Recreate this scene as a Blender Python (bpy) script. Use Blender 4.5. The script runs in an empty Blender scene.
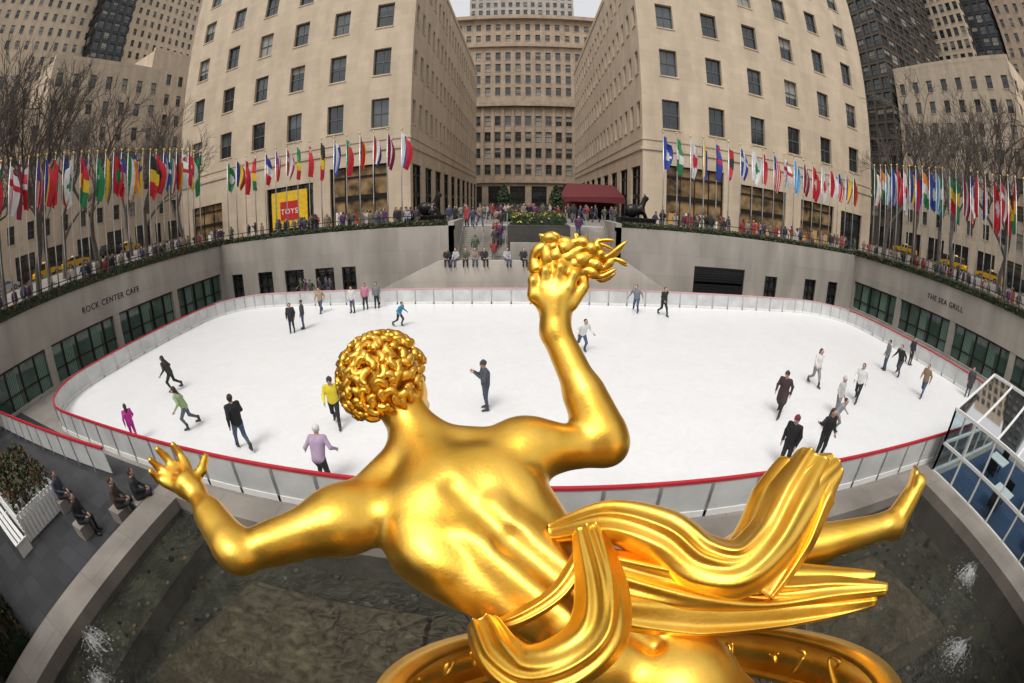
import bpy, math, random
import numpy as np
from mathutils import Vector, Matrix
random.seed(7); np.random.seed(7)
rad=math.radians
SC=bpy.context.scene
# ---------------- camera (15 mm diagonal fisheye) ----------------
cam=bpy.data.cameras.new('camera'); co=bpy.data.objects.new('camera',cam); SC.collection.objects.link(co)
cam.type='PANO'
try:
    cam.panorama_type='FISHEYE_EQUISOLID'; cam.fisheye_lens=15.0; cam.fisheye_fov=rad(200)
except Exception: pass
try:
    cam.cycles.panorama_type='FISHEYE_EQUISOLID'; cam.cycles.fisheye_lens=15.0; cam.cycles.fisheye_fov=rad(200)
except Exception: pass
cam.sensor_width=36; cam.clip_start=0.05; cam.clip_end=4000
co.location=(0,0,6.5); co.rotation_euler=(rad(71.3),0,rad(1.7))
SC.camera=co
# ---------------- world / light ----------------
w=bpy.data.worlds.new("World"); SC.world=w; w.use_nodes=True
nt=w.node_tree; bg=nt.nodes['Background']
sk=nt.nodes.new('ShaderNodeTexSky'); sk.sky_type='NISHITA'; sk.sun_disc=False
sk.sun_elevation=rad(58); sk.sun_rotation=rad(200); sk.dust_density=5; sk.air_density=1.3
hs=nt.nodes.new('ShaderNodeHueSaturation'); hs.inputs['Saturation'].default_value=0.15; hs.inputs['Value'].default_value=1.15
mxw=nt.nodes.new('ShaderNodeMix'); mxw.data_type='RGBA'; mxw.inputs[0].default_value=.5; mxw.inputs[7].default_value=(6.7,6.7,6.8,1)
nt.links.new(sk.outputs[0],hs.inputs['Color']); nt.links.new(hs.outputs[0],mxw.inputs[6]); nt.links.new(mxw.outputs[2],bg.inputs[0])
bg.inputs[1].default_value=0.145
sl=bpy.data.lights.new('sun','SUN'); sl.energy=1.5; sl.angle=rad(22); sl.color=(1,.95,.89)
so=bpy.data.objects.new('sun',sl); SC.collection.objects.link(so)
so.rotation_euler=(rad(32),0,rad(-20))
SC.view_settings.view_transform='Standard'; SC.view_settings.look='None'; SC.view_settings.exposure=0
# ---------------- materials ----------------
MC={}
def mat(name,col,rough=.7,metal=0.,var=.12,scale=3.,bump=0.,trans=0.,spec=.5,dims=None):
    if name in MC: return MC[name]
    m=bpy.data.materials.new(name); m.use_nodes=True; n=m.node_tree.nodes; l=m.node_tree.links
    b=n['Principled BSDF']; b.inputs['Roughness'].default_value=rough; b.inputs['Metallic'].default_value=metal
    b.inputs['Specular IOR Level'].default_value=spec
    tc=n.new('ShaderNodeTexCoord'); nz=n.new('ShaderNodeTexNoise'); nz.inputs['Scale'].default_value=scale; nz.inputs['Detail'].default_value=6
    l.new(tc.outputs['Object'],nz.inputs['Vector'])
    r=n.new('ShaderNodeValToRGB'); c=col
    r.color_ramp.elements[0].position=.3; r.color_ramp.elements[1].position=.7
    r.color_ramp.elements[0].color=tuple(x*(1-var) for x in c)+(1,); r.color_ramp.elements[1].color=tuple(min(1,x*(1+var)) for x in c)+(1,)
    l.new(nz.outputs['Fac'],r.inputs[0]); l.new(r.outputs[0],b.inputs['Base Color'])
    if bump:
        bp=n.new('ShaderNodeBump'); bp.inputs['Strength'].default_value=bump; bp.inputs['Distance'].default_value=.02
        l.new(nz.outputs['Fac'],bp.inputs['Height']); l.new(bp.outputs[0],b.inputs['Normal'])
    MC[name]=m; return m
def stone(name,col,bw=1.6,bh=.8,var=.1,mort=.75,rough=.85,flat=False,stain=.78):
    if name in MC: return MC[name]
    m=bpy.data.materials.new(name); m.use_nodes=True; n=m.node_tree.nodes; l=m.node_tree.links
    b=n['Principled BSDF']; b.inputs['Roughness'].default_value=rough
    tc=n.new('ShaderNodeTexCoord'); sp=n.new('ShaderNodeSeparateXYZ'); l.new(tc.outputs['Object'],sp.inputs[0])
    cb=n.new('ShaderNodeCombineXYZ')
    if flat:
        l.new(sp.outputs[0],cb.inputs[0]); l.new(sp.outputs[1],cb.inputs[1])
    else:
        ad=n.new('ShaderNodeMath'); l.new(sp.outputs[0],ad.inputs[0]); l.new(sp.outputs[1],ad.inputs[1])
        l.new(ad.outputs[0],cb.inputs[0]); l.new(sp.outputs[2],cb.inputs[1])
    br=n.new('ShaderNodeTexBrick'); l.new(cb.outputs[0],br.inputs['Vector'])
    br.inputs['Scale'].default_value=1; br.inputs['Brick Width'].default_value=bw; br.inputs['Row Height'].default_value=bh
    br.inputs['Mortar Size'].default_value=.012; br.inputs['Mortar Smooth'].default_value=.3
    br.inputs['Color1'].default_value=tuple(x*(1-var) for x in col)+(1,); br.inputs['Color2'].default_value=tuple(x*(1+var) for x in col)+(1,)
    br.inputs['Mortar'].default_value=tuple(x*mort for x in col)+(1,)
    nz=n.new('ShaderNodeTexNoise'); nz.inputs['Scale'].default_value=.35; nz.inputs['Detail'].default_value=8
    mp=n.new('ShaderNodeMapping'); mp.inputs['Scale'].default_value=(1.8,1.8,.45); l.new(tc.outputs['Object'],mp.inputs[0]); l.new(mp.outputs[0],nz.inputs['Vector'])
    mr=n.new('ShaderNodeMapRange'); mr.inputs['From Min'].default_value=.3; mr.inputs['From Max'].default_value=.7; mr.inputs['To Min'].default_value=stain; mr.inputs['To Max'].default_value=1.08
    l.new(nz.outputs['Fac'],mr.inputs[0])
    mx=n.new('ShaderNodeMix'); mx.data_type='RGBA'; mx.blend_type='MULTIPLY'; mx.inputs[0].default_value=1
    l.new(br.outputs['Color'],mx.inputs[6]); l.new(mr.outputs[0],mx.inputs[7]); l.new(mx.outputs[2],b.inputs['Base Color'])
    nf=n.new('ShaderNodeTexNoise'); nf.inputs['Scale'].default_value=14; nf.inputs['Detail'].default_value=5; l.new(tc.outputs['Object'],nf.inputs['Vector'])
    bp=n.new('ShaderNodeBump'); bp.inputs['Strength'].default_value=.25; bp.inputs['Distance'].default_value=.02; l.new(nf.outputs['Fac'],bp.inputs['Height']); l.new(bp.outputs[0],b.inputs['Normal'])
    MC[name]=m; return m
def clear(name,tint,ior,bump=0,rough=.03):
    m=bpy.data.materials.new(name); m.use_nodes=True; n=m.node_tree.nodes; l=m.node_tree.links
    n.remove(n['Principled BSDF']); out=n['Material Output']
    tr=n.new('ShaderNodeBsdfTransparent'); tr.inputs[0].default_value=tint+(1,); gl=n.new('ShaderNodeBsdfGlossy'); gl.inputs['Roughness'].default_value=rough
    fr=n.new('ShaderNodeFresnel'); fr.inputs[0].default_value=ior; mx=n.new('ShaderNodeMixShader')
    l.new(fr.outputs[0],mx.inputs[0]); l.new(tr.outputs[0],mx.inputs[1]); l.new(gl.outputs[0],mx.inputs[2]); l.new(mx.outputs[0],out.inputs[0])
    if bump:
        tc=n.new('ShaderNodeTexCoord'); nz=n.new('ShaderNodeTexNoise'); nz.inputs['Scale'].default_value=3.6; nz.inputs['Detail'].default_value=8; nz.inputs['Distortion'].default_value=1.6; l.new(tc.outputs['Object'],nz.inputs['Vector'])
        bp=n.new('ShaderNodeBump'); bp.inputs['Strength'].default_value=bump; bp.inputs['Distance'].default_value=.35; l.new(nz.outputs['Fac'],bp.inputs['Height'])
        l.new(bp.outputs[0],gl.inputs['Normal']); l.new(bp.outputs[0],fr.inputs['Normal'])
    return m
def glassm(name,col,rough=.08,var=.4):
    return mat(name,col,rough,0,var,.4,0,0,.8)
def colmat(c,rough=.8):
    return mat('paint_%02d_%02d_%02d'%tuple(int(x*99) for x in c),c,rough,0,.1,9)
LIME=stone('limestone',(.585,.475,.35),1.6,.8,.05,.85,.85,False,.84); LIME2=stone('limestone_pale',(.55,.455,.345),1.4,.7,.05,.85,.85,False,.84)
LIME3=stone('limestone_brown',(.40,.31,.23),1.2,.6)
CONC=stone('granite_wall',(.38,.35,.31),3.2,1.6,.05,.8,.85,False,.7)
GRAN=stone('granite_rim',(.30,.27,.235),1.8,1.8,.06,.7,.45,True,.6)
PAVE=stone('paving',(.26,.24,.215),1.2,1.2,.08,.7,.8,True)
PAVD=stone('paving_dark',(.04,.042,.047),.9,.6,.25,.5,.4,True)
GL=[glassm('window_glass_dark',(.02,.025,.03)),glassm('window_glass_mid',(.07,.08,.085)),mat('window_blind',(.30,.29,.26),.5,0,.2,2)]
GLG=glassm('cafe_glass',(.045,.09,.075)); FRAME=mat('window_frame',(.10,.11,.10),.5); BRONZE=mat('bronze_frame',(.035,.03,.025),.4,.6)
WARM=mat('shop_interior',(.20,.13,.06),.35,0,.9,.8); ASPH=mat('asphalt',(.05,.05,.053),.85,0,.2,8,.1)
GREEN=mat('leaf_green',(.045,.075,.025),.7,0,.4,6); GREEN2=mat('leaf_dark',(.02,.035,.015),.8,0,.4,6); BROWNL=mat('leaf_brown',(.11,.06,.025),.8,0,.4,6)
BARK=mat('bark',(.12,.10,.085),.9,0,.3,5,.3); WHITE=mat('white_paint',(.78,.78,.76),.4,0,.04); BLACK=mat('black_metal',(.015,.015,.017),.4,.3)
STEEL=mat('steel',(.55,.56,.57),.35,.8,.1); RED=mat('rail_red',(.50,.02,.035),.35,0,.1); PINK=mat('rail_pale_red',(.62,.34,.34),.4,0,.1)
PANEL=mat('board_panel',(.56,.57,.56),.25,0,.14,1.1)
# ---------------- mesh builder ----------------
class MB:
    def __init__(s): s.v=[]; s.f=[]; s.m=[]; s.ms=[]
    def mi(s,m):
        if m not in s.ms: s.ms.append(m)
        return s.ms.index(m)
    def poly(s,pts,m):
        n=len(s.v); s.v+= [tuple(p) for p in pts]; s.f.append(tuple(range(n,n+len(pts)))); s.m.append(s.mi(m))
    def box(s,x0,x1,y0,y1,z0,z1,m):
        n=len(s.v); s.v+=[(x0,y0,z0),(x1,y0,z0),(x1,y1,z0),(x0,y1,z0),(x0,y0,z1),(x1,y0,z1),(x1,y1,z1),(x0,y1,z1)]
        k=s.mi(m)
        for f in [(3,2,1,0),(4,5,6,7),(0,1,5,4),(1,2,6,5),(2,3,7,6),(3,0,4,7)]: s.f.append(tuple(n+i for i in f)); s.m.append(k)
    def obox(s,c,ax,ay,az,m):
        c=Vector(c); ax=Vector(ax); ay=Vector(ay); az=Vector(az); n=len(s.v); k=s.mi(m)
        for sz in (-1,1):
            for sx,sy in ((-1,-1),(1,-1),(1,1),(-1,1)): s.v.append(tuple(c+ax*sx+ay*sy+az*sz))
        for f in [(3,2,1,0),(4,5,6,7),(0,1,5,4),(1,2,6,5),(2,3,7,6),(3,0,4,7)]: s.f.append(tuple(n+i for i in f)); s.m.append(k)
    def seg(s,a,b,wd,h,m,z=0):
        a=Vector(a); b=Vector(b); d=(b-a); L=d.length
        if L<1e-6: return
        d/=L; side=Vector((-d.y,d.x,0)); 
        if side.length<1e-5: side=Vector((1,0,0))
        side.normalize(); up=d.cross(side)*-1
        s.obox((a+b)/2,d*(L/2),side*(wd/2),up*(h/2),m)
    def tube(s,pts,rs,m,n=6,cap=True):
        pts=[Vector(p) for p in pts]; k=s.mi(m); base=len(s.v); N=len(pts); up=None
        for i,p in enumerate(pts):
            t=(pts[min(i+1,N-1)]-pts[max(i-1,0)])
            if t.length<1e-9: t=Vector((0,0,1))
            t.normalize()
            if up is None: up=Vector((0,0,1)) if abs(t.z)<.9 else Vector((1,0,0))
            a=t.cross(up)
            if a.length<1e-6: a=t.orthogonal()
            a.normalize(); b=t.cross(a).normalized(); up=a.cross(t)
            for j in range(n):
                q=p+(a*math.cos(2*math.pi*j/n)+b*math.sin(2*math.pi*j/n))*rs[i]; s.v.append(tuple(q))
        for i in range(N-1):
            for j in range(n):
                j2=(j+1)%n; s.f.append((base+i*n+j,base+i*n+j2,base+(i+1)*n+j2,base+(i+1)*n+j)); s.m.append(k)
        if cap:
            s.f.append(tuple(base+j for j in reversed(range(n)))); s.m.append(k)
            s.f.append(tuple(base+(N-1)*n+j for j in range(n))); s.m.append(k)
    def add(s,V,F,m,fm=None,mats=None):
        n=len(s.v); s.v+= [tuple(x) for x in V]
        k=s.mi(m) if m else 0
        mm=[s.mi(x) for x in mats] if mats else None
        for i,f in enumerate(F):
            s.f.append(tuple(int(a)+n for a in f)); s.m.append(mm[fm[i]] if mm else k)
    def build(s,name,smooth=False,loc=None,rotz=0,scale=1,sharp=None):
        me=bpy.data.meshes.new(name); me.from_pydata(s.v,[],s.f); 
        for m in s.ms: me.materials.append(m)
        me.polygons.foreach_set('material_index',s.m)
        if smooth: me.polygons.foreach_set('use_smooth',[True]*len(s.f))
        me.update(); s.me=me
        return inst(me,name,loc,rotz,scale)
def inst(me,name,loc=None,rotz=0,scale=1):
    o=bpy.data.objects.new(name,me); SC.collection.objects.link(o)
    if loc: o.location=loc
    o.rotation_euler=(0,0,rotz); o.scale=(scale,)*3
    return o
# ---------------- SDF sculpting ----------------
class SDF:
    def __init__(s,lo,hi,h):
        s.lo=np.array(lo,float); s.h=h; s.n=np.ceil((np.array(hi)-s.lo)/h).astype(int)+1
        s.D=np.full(s.n,.6,np.float32); s.M=None
    def _box(s,lo,hi,mg):
        a=np.maximum(((np.array(lo)-mg-s.lo)/s.h).astype(int),0); b=np.minimum(((np.array(hi)+mg-s.lo)/s.h).astype(int)+2,s.n)
        if (b<=a).any(): return None
        sl=tuple(slice(x,y) for x,y in zip(a,b))
        g=[ (s.lo[i]+s.h*np.arange(a[i],b[i])).astype(np.float32) for i in range(3)]
        return sl,g[0][:,None,None],g[1][None,:,None],g[2][None,None,:]
    def _comb(s,sl,d,k,mid,sub):
        D=s.D[sl]
        if sub:
            h=np.clip(.5-.5*(D+d)/k,0,1); s.D[sl]=D*(1-h)-d*h+k*h*(1-h); return
        if s.M is not None and mid is not None:
            M=s.M[sl]; M[d<s.B[sl]]=mid; s.B[sl]=np.minimum(s.B[sl],d)
        h=np.clip(.5+.5*(D-d)/k,0,1); s.D[sl]=D*(1-h)+d*h-k*h*(1-h)
    def mats(s): s.M=np.zeros(s.n,np.int16); s.B=np.full(s.n,9.,np.float32)
    def cone(s,a,b,ra,rb,k=.05,mid=None,sub=False):
        a=np.array(a,float); b=np.array(b,float); r=max(ra,rb)
        q=s._box(np.minimum(a,b)-r,np.maximum(a,b)+r,k+3*s.h)
        if q is None: return
        sl,X,Y,Z=q; ba=b-a; L2=max(ba@ba,1e-9)
        t=np.clip(((X-a[0])*ba[0]+(Y-a[1])*ba[1]+(Z-a[2])*ba[2])/L2,0,1)
        d=np.sqrt((X-a[0]-t*ba[0])**2+(Y-a[1]-t*ba[1])**2+(Z-a[2]-t*ba[2])**2)-(ra+(rb-ra)*t)
        s._comb(sl,d,k,mid,sub)
    def ell(s,c,axes,r,k=.05,mid=None,sub=False):
        c=np.array(c,float); R=max(r)
        q=s._box(c-R,c+R,k+3*s.h)
        if q is None: return
        sl,X,Y,Z=q; acc=0; acc2=0
        for ax,ri in zip(axes,r):
            p=((X-c[0])*ax[0]+(Y-c[1])*ax[1]+(Z-c[2])*ax[2]); acc=acc+(p/ri)**2; acc2=acc2+(p/ri**2)**2
        k0=np.sqrt(acc); k1=np.sqrt(acc2)+1e-6
        s._comb(sl,k0*(k0-1)/k1,k,mid,sub)
    def mesh(s):
        D=s.D; S=D<0; n=s.n-1
        c=np.zeros(n,np.int8)
        offs=[(i,j,k) for i in (0,1) for j in (0,1) for k in (0,1)]
        for o in offs: c+=S[o[0]:o[0]+n[0],o[1]:o[1]+n[1],o[2]:o[2]+n[2]]
        act=(c>0)&(c<8); I=np.argwhere(act); vid=np.full(n,-1,np.int32); vid[act]=np.arange(len(I))
        acc=np.zeros((len(I),3)); cnt=np.zeros(len(I))
        for o in offs:
            for ax in range(3):
                if o[ax]==1: continue
                p=list(o); p[ax]=1
                d0=D[I[:,0]+o[0],I[:,1]+o[1],I[:,2]+o[2]]; d1=D[I[:,0]+p[0],I[:,1]+p[1],I[:,2]+p[2]]
                m=(d0<0)!=(d1<0); t=np.where(m,d0/(d0-d1+1e-12*(d0==d1)),0)
                q=np.array(o,float)[None,:].repeat(len(I),0); q[:,ax]+=t
                acc[m]+=q[m]; cnt[m]+=1
        V=s.lo+(I+acc/cnt[:,None])*s.h
        F=[];FM=[]
        for ax in range(3):
            a1,a2=(ax+1)%3,(ax+2)%3
            sa=[slice(None)]*3; sb=[slice(None)]*3; sa[ax]=slice(0,-1); sb[ax]=slice(1,None)
            A=S[tuple(sa)]; B=S[tuple(sb)]; E=np.argwhere(A!=B)
            ok=(E[:,a1]>0)&(E[:,a2]>0)&(E[:,a1]<n[a1])&(E[:,a2]<n[a2])&(E[:,ax]<n[ax]); E=E[ok]
            ins=A[E[:,0],E[:,1],E[:,2]]
            def g(d1,d2):
                q=E.copy(); q[:,a1]-=d1; q[:,a2]-=d2; return vid[q[:,0],q[:,1],q[:,2]]
            Q=np.stack([g(1,1),g(0,1),g(0,0),g(1,0)],1)
            Q[~ins]=Q[~ins][:,::-1]; F.append(Q)
            if s.M is not None: FM.append(s.M[E[:,0],E[:,1],E[:,2]])
        F=np.concatenate(F); FM=np.concatenate(FM) if FM else None
        for it in range(2):
            acc=np.zeros_like(V); cnt=np.zeros(len(V))
            for a,b in ((0,1),(1,2),(2,3),(3,0)):
                np.add.at(acc,F[:,a],V[F[:,b]]); np.add.at(cnt,F[:,a],1)
                np.add.at(acc,F[:,b],V[F[:,a]]); np.add.at(cnt,F[:,b],1)
            V=V*.5+.5*acc/np.maximum(cnt,1)[:,None]
        return V,F,FM
I3=np.eye(3)
# ================= GROUND =================
PZ=4.7
HX0,HX1,HY0,HY1=-26.5,30.5,-3.0,30.0
def gz(x): 
    if x<-40: return PZ+1.3*min(1,(-40-x)/12)
    if x>42: return PZ+1.3*min(1,(x-42)/12)
    return PZ
g=MB(); xs=[-1500,-66,-52,-40,HX0,-5,6.5,HX1,42,54,68,1500]; ys=[-1500,HY0,HY1,35,1500]
for i in range(len(xs)-1):
    for j in range(len(ys)-1):
        if xs[i]>=HX0 and xs[i+1]<=HX1 and ys[j]==HY0: continue
        if xs[i]==-5 and ys[j]==HY1: continue
        a,b=xs[i],xs[i+1]
        g.poly([(a,ys[j],gz(a)),(b,ys[j],gz(b)),(b,ys[j+1],gz(b)),(a,ys[j+1],gz(a))],PAVE)
g.build('ground')
def road(x0,x1):
    r=MB(); z=6.004; r.poly([(x0,-300,z),(x1,-300,z),(x1,400,z),(x0,400,z)],ASPH)
    for x in (x0,x1): r.box(x-.15,x+.15,-300,400,5.9,6.12,GRAN)
    xm=(x0+x1)/2
    for k in range(-20,60): r.poly([(xm-.07,k*6,z+.004),(xm+.07,k*6,z+.004),(xm+.07,k*6+3,z+.004),(xm-.07,k*6+3,z+.004)],WHITE)
    r.build('road')
road(-65,-54); road(56,67)
r=MB(); r.poly([(-300,112,PZ+.004),(300,112,PZ+.004),(300,122,PZ+.004),(-300,122,PZ+.004)],ASPH); r.build('road')
f=MB()
PX0,PX1,PY1=-9.0,12.2,6.2
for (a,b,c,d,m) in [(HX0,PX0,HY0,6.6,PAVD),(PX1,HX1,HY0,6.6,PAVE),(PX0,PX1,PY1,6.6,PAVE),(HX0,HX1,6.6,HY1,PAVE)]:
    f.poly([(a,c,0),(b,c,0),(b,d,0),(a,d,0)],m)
f.poly([(-5,30,0),(6.5,30,0),(6.5,35,0),(-5,35,0)],PAVE)
f.build('plaza_floor')
# ---------------- walls ----------------
TOPZ=PZ+.25
wl=MB()
wl.box(HX0-.6,HX0,HY0,HY1,2.45,TOPZ,CONC); wl.box(HX0-.6,HX0+.02,HY0,HY1,-.1,.15,CONC)
wl.build('retaining_wall')
wr=MB(); wr.box(HX1,HX1+.6,HY0,HY1,2.6,TOPZ,CONC); wr.box(HX1-.02,HX1+.6,HY0,HY1,-.1,.15,CONC); wr.build('retaining_wall')
def fb(mb,o,du,u0,u1,z0,z1,d0,d1,m):
    nx,ny=du[1],-du[0]
    c=((o[0]+du[0]*(u0+u1)/2+nx*(d0+d1)/2),(o[1]+du[1]*(u0+u1)/2+ny*(d0+d1)/2),(z0+z1)/2)
    mb.obox(c,(du[0]*(u1-u0)/2,du[1]*(u1-u0)/2,0),(-nx*abs(d1-d0)/2,-ny*abs(d1-d0)/2,0),(0,0,(z1-z0)/2),m)
def facade(mb,o,du,W,z0,z1,ops,depth=.35,mw=None,gls=GL,fr=FRAME,sill=True,mull=True):
    nx,ny=du[1],-du[0]
    def pt(u,z,d=0): return (o[0]+du[0]*u+nx*d,o[1]+du[1]*u+ny*d,z)
    us=sorted(set([0,W]+[round(q,3) for op in ops for q in op[:2]])); zs=sorted(set([z0,z1]+[round(q,3) for op in ops for q in op[2:4]]))
    ui={u:i for i,u in enumerate(us)}; zi={z:i for i,z in enumerate(zs)}
    hole=set()
    for op in ops:
        for i in range(ui[round(op[0],3)],ui[round(op[1],3)]):
            for j in range(zi[round(op[2],3)],zi[round(op[3],3)]): hole.add((i,j))
    for i in range(len(us)-1):
        for j in range(len(zs)-1):
            if (i,j) in hole: continue
            mb.poly([pt(us[i],zs[j]),pt(us[i+1],zs[j]),pt(us[i+1],zs[j+1]),pt(us[i],zs[j+1])],mw)
    for op in ops:
        a,b,c,d=op[:4]; kind=op[4] if len(op)>4 else 'w'
        mb.poly([pt(a,c),pt(a,d),pt(a,d,-depth),pt(a,c,-depth)],mw); mb.poly([pt(b,c),pt(b,c,-depth),pt(b,d,-depth),pt(b,d)],mw)
        mb.poly([pt(a,d),pt(b,d),pt(b,d,-depth),pt(a,d,-depth)],mw); mb.poly([pt(a,c),pt(a,c,-depth),pt(b,c,-depth),pt(b,c)],mw)
        gm=random.choices(gls,[.62,.25,.13][:len(gls)])[0] if kind=='w' else (GL[0] if kind=='s' else WARM)
        if kind=='w' and random.random()<.45:
            zz=c+(d-c)*random.choice([.35,.5,.6,.75])
            mb.poly([pt(a,c,-depth),pt(b,c,-depth),pt(b,zz,-depth),pt(a,zz,-depth)],gls[0])
            mb.poly([pt(a,zz,-depth),pt(b,zz,-depth),pt(b,d,-depth),pt(a,d,-depth)],gls[-1] if random.random()<.6 else gls[len(gls)//2])
        else: mb.poly([pt(a,c,-depth),pt(b,c,-depth),pt(b,d,-depth),pt(a,d,-depth)],gm)
        t=.06
        if mull and kind=='w':
            fb(mb,o,du,(a+b)/2-t/2,(a+b)/2+t/2,c+t,d-t,-depth+.01,-depth+.07,fr)
            fb(mb,o,du,a+t,b-t,(c+d)/2-t,(c+d)/2+t,-depth+.012,-depth+.09,fr)
            fb(mb,o,du,a+.001,a+t,c+.001,d-.001,-depth+.012,-depth+.1,fr); fb(mb,o,du,b-t,b-.001,c+.001,d-.001,-depth+.012,-depth+.1,fr)
            fb(mb,o,du,a+t,b-t,d-t,d-.001,-depth+.012,-depth+.1,fr)
        elif kind!='w':
            W_=b-a; nn=max(2,int(W_/1.6))
            for q in range(1,nn): fb(mb,o,du,a+W_*q/nn-.05,a+W_*q/nn+.05,c+.1,d-.1,-depth+.012,-depth+.1,BRONZE)
            hgt=d-c
            fb(mb,o,du,a+.05,b-.05,c+hgt*.42,c+hgt*.50,-depth+.013,-depth+.18,BRONZE)
            fb(mb,o,du,a+.05,b-.05,c+hgt*.80,c+hgt*.83,-depth+.013,-depth+.13,BRONZE)
            fb(mb,o,du,a+.001,a+.12,c,d-.001,-depth+.014,-depth+.2,BRONZE); fb(mb,o,du,b-.12,b-.001,c,d-.001,-depth+.014,-depth+.2,BRONZE)
            fb(mb,o,du,a+.12,b-.12,d-.14,d-.001,-depth+.014,-depth+.2,BRONZE)
            if kind=='h':
                for q in range(nn):
                    u_=a+W_*(q+.5)/nn; hh=random.uniform(.6,1.5)
                    fb(mb,o,du,u_-.4,u_+.4,c+.1,c+.1+hh,-depth+.015,-depth+.05,random.choice((WHITE,colmat((.5,.3,.1)),colmat((.4,.05,.05)),WHITE)))
        if sill and kind=='w': fb(mb,o,du,a-.1,b+.1,c-.16,c,.0,.09,mw)
def grid_ops(u0,u1,n,ww,zr,wh,pair=False):
    ops=[]; 
    for i in range(n):
        uc=u0+(u1-u0)*(i+.5)/n
        for z in zr: ops.append((uc-ww/2,uc+ww/2,z-wh/2,z+wh/2))
    return ops
def glasswall(name,o,du,W,z1,nd):
    m=MB(); nx,ny=du[1],-du[0]
    def pt(u,z,d=0): return (o[0]+du[0]*u+nx*d,o[1]+du[1]*u+ny*d,z)
    m.poly([pt(0,.15,-.3),pt(W,.15,-.3),pt(W,z1,-.3),pt(0,z1,-.3)],GLG)
    for i in range(nd+1):
        u=W*i/nd; fb(m,o,du,u-.05,u+.05,.15,z1,-.298,-.15,BRONZE)
        if i%5==0: fb(m,o,du,u-.3,u+.3,.15,z1,-.29,-.02,CONC)
        elif i%2==1:
            for q in range(6): fb(m,o,du,u+.1+q*.14,u+.18+q*.14,.2,z1-.05,-.295,-.27-.01*(q%2),colmat((.16,.25,.21)))
    fb(m,o,du,0,W,z1-.14,z1-.001,-.296,-.12,BRONZE); fb(m,o,du,0,W,.9,.96,-.296,-.2,BRONZE)
    m.build(name)
glasswall('cafe_window_wall',(HX0,HY0),(0,1),HY1-HY0,2.45,25)
glasswall('restaurant_window_wall',(HX1,HY1),(0,-1),HY1-HY0,2.6,25)
fw=MB()
ops=[(x,x+w_,0.05,2.2,'s') for x,w_ in [(1.2,1.3),(4.3,1.6),(7.2,1.9),(10.2,1.7),(12.6,1.2)]]
facade(fw,(HX0,HY1),(1,0),21.5,0,TOPZ,ops,.3,CONC)
ops=[(6.3,10.9,.05,2.45,'s'),(13,14.3,.05,2.1,'s'),(17.5,18.9,.05,2.2,'s'),(20.5,21.8,.05,2.2,'s')]
facade(fw,(6.5,HY1),(1,0),24,0,TOPZ,ops,.3,CONC)
fw.box(HX0,-5,HY1+.001,HY1+.5,TOPZ-.3,TOPZ,CONC); fw.box(6.5,HX1,HY1+.001,HY1+.5,TOPZ-.3,TOPZ,CONC)
fw.box(-5.4,-5,HY1,35,0,TOPZ+.3,CONC); fw.box(6.5,6.9,HY1,35,0,TOPZ+.3,CONC)
fw.box(HX0,HX1,HY0-.5,HY0,-.9,TOPZ,CONC)
fw.build('retaining_wall')
gd=MB()
for i in range(12): gd.box(12.85,17.35,30.12,30.2,.15+i*.19,.31+i*.19,BLACK)
gd.build('roller_door')
st=MB()
nS=18
for i in range(nS):
    z=PZ-(i+1)*(PZ-1.9)/nS; y1=35-i*(5/nS)
    for (a,b) in ((-5,-1.2),(3.2,6.5)): st.box(a,b,y1-5/nS,y1,-.05,z+(PZ-1.9)/nS*.5,CONC)
st.box(-5,6.5,28.4,30,-.05,1.9,CONC)
for i in range(11):
    z=1.9-(i+1)*.165; st.box(-5-(i+1)*.46,-5-i*.46,28.4,29.9,-.05,z+.1,CONC); st.box(6.5+i*.4,6.5+(i+1)*.4,28.4,29.9,-.05,z+.1,CONC)
st.build('staircase')
pw=MB()
prof=[(-10.8,0),(-10.8,.35),(-5.8,2.65),(7,2.65),(10.8,.35),(10.8,0)]
CONL=stone('granite_parapet',(.50,.455,.40),2.4,1.2,.04,.85)
pw.poly([(x,28,z) for x,z in prof],CONL); pw.poly([(x,28.4,z) for x,z in prof[::-1]],CONL)
for i in range(5):
    (a,b),(c,d)=prof[i],prof[i+1]; pw.poly([(a,28,b),(a,28.4,b),(c,28.4,d),(c,28,d)],CONL)
pw.box(-1.2,3.2,30,35,0,PZ+.2,stone('dark_granite',(.06,.055,.05),1.2,.6,.1,.5)) 
pw.box(-1.0,3.0,29.3,30,0,PZ-1.0,CONC)
pw.build('stair_parapet')
hr=MB()
for x in (-4.8,-3.1,-1.4,3.4,4.9,6.3):
    hr.tube([(x,34.9,PZ+.95),(x,30.1,2.85)],[.025,.025],STEEL); 
    for q in (0,.5,1): hr.tube([(x,34.9-4.8*q,PZ+.95-q*2.0),(x,34.9-4.8*q,PZ-q*2.8)],[.02,.02],STEEL)
hr.build('stair_handrail')
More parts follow.
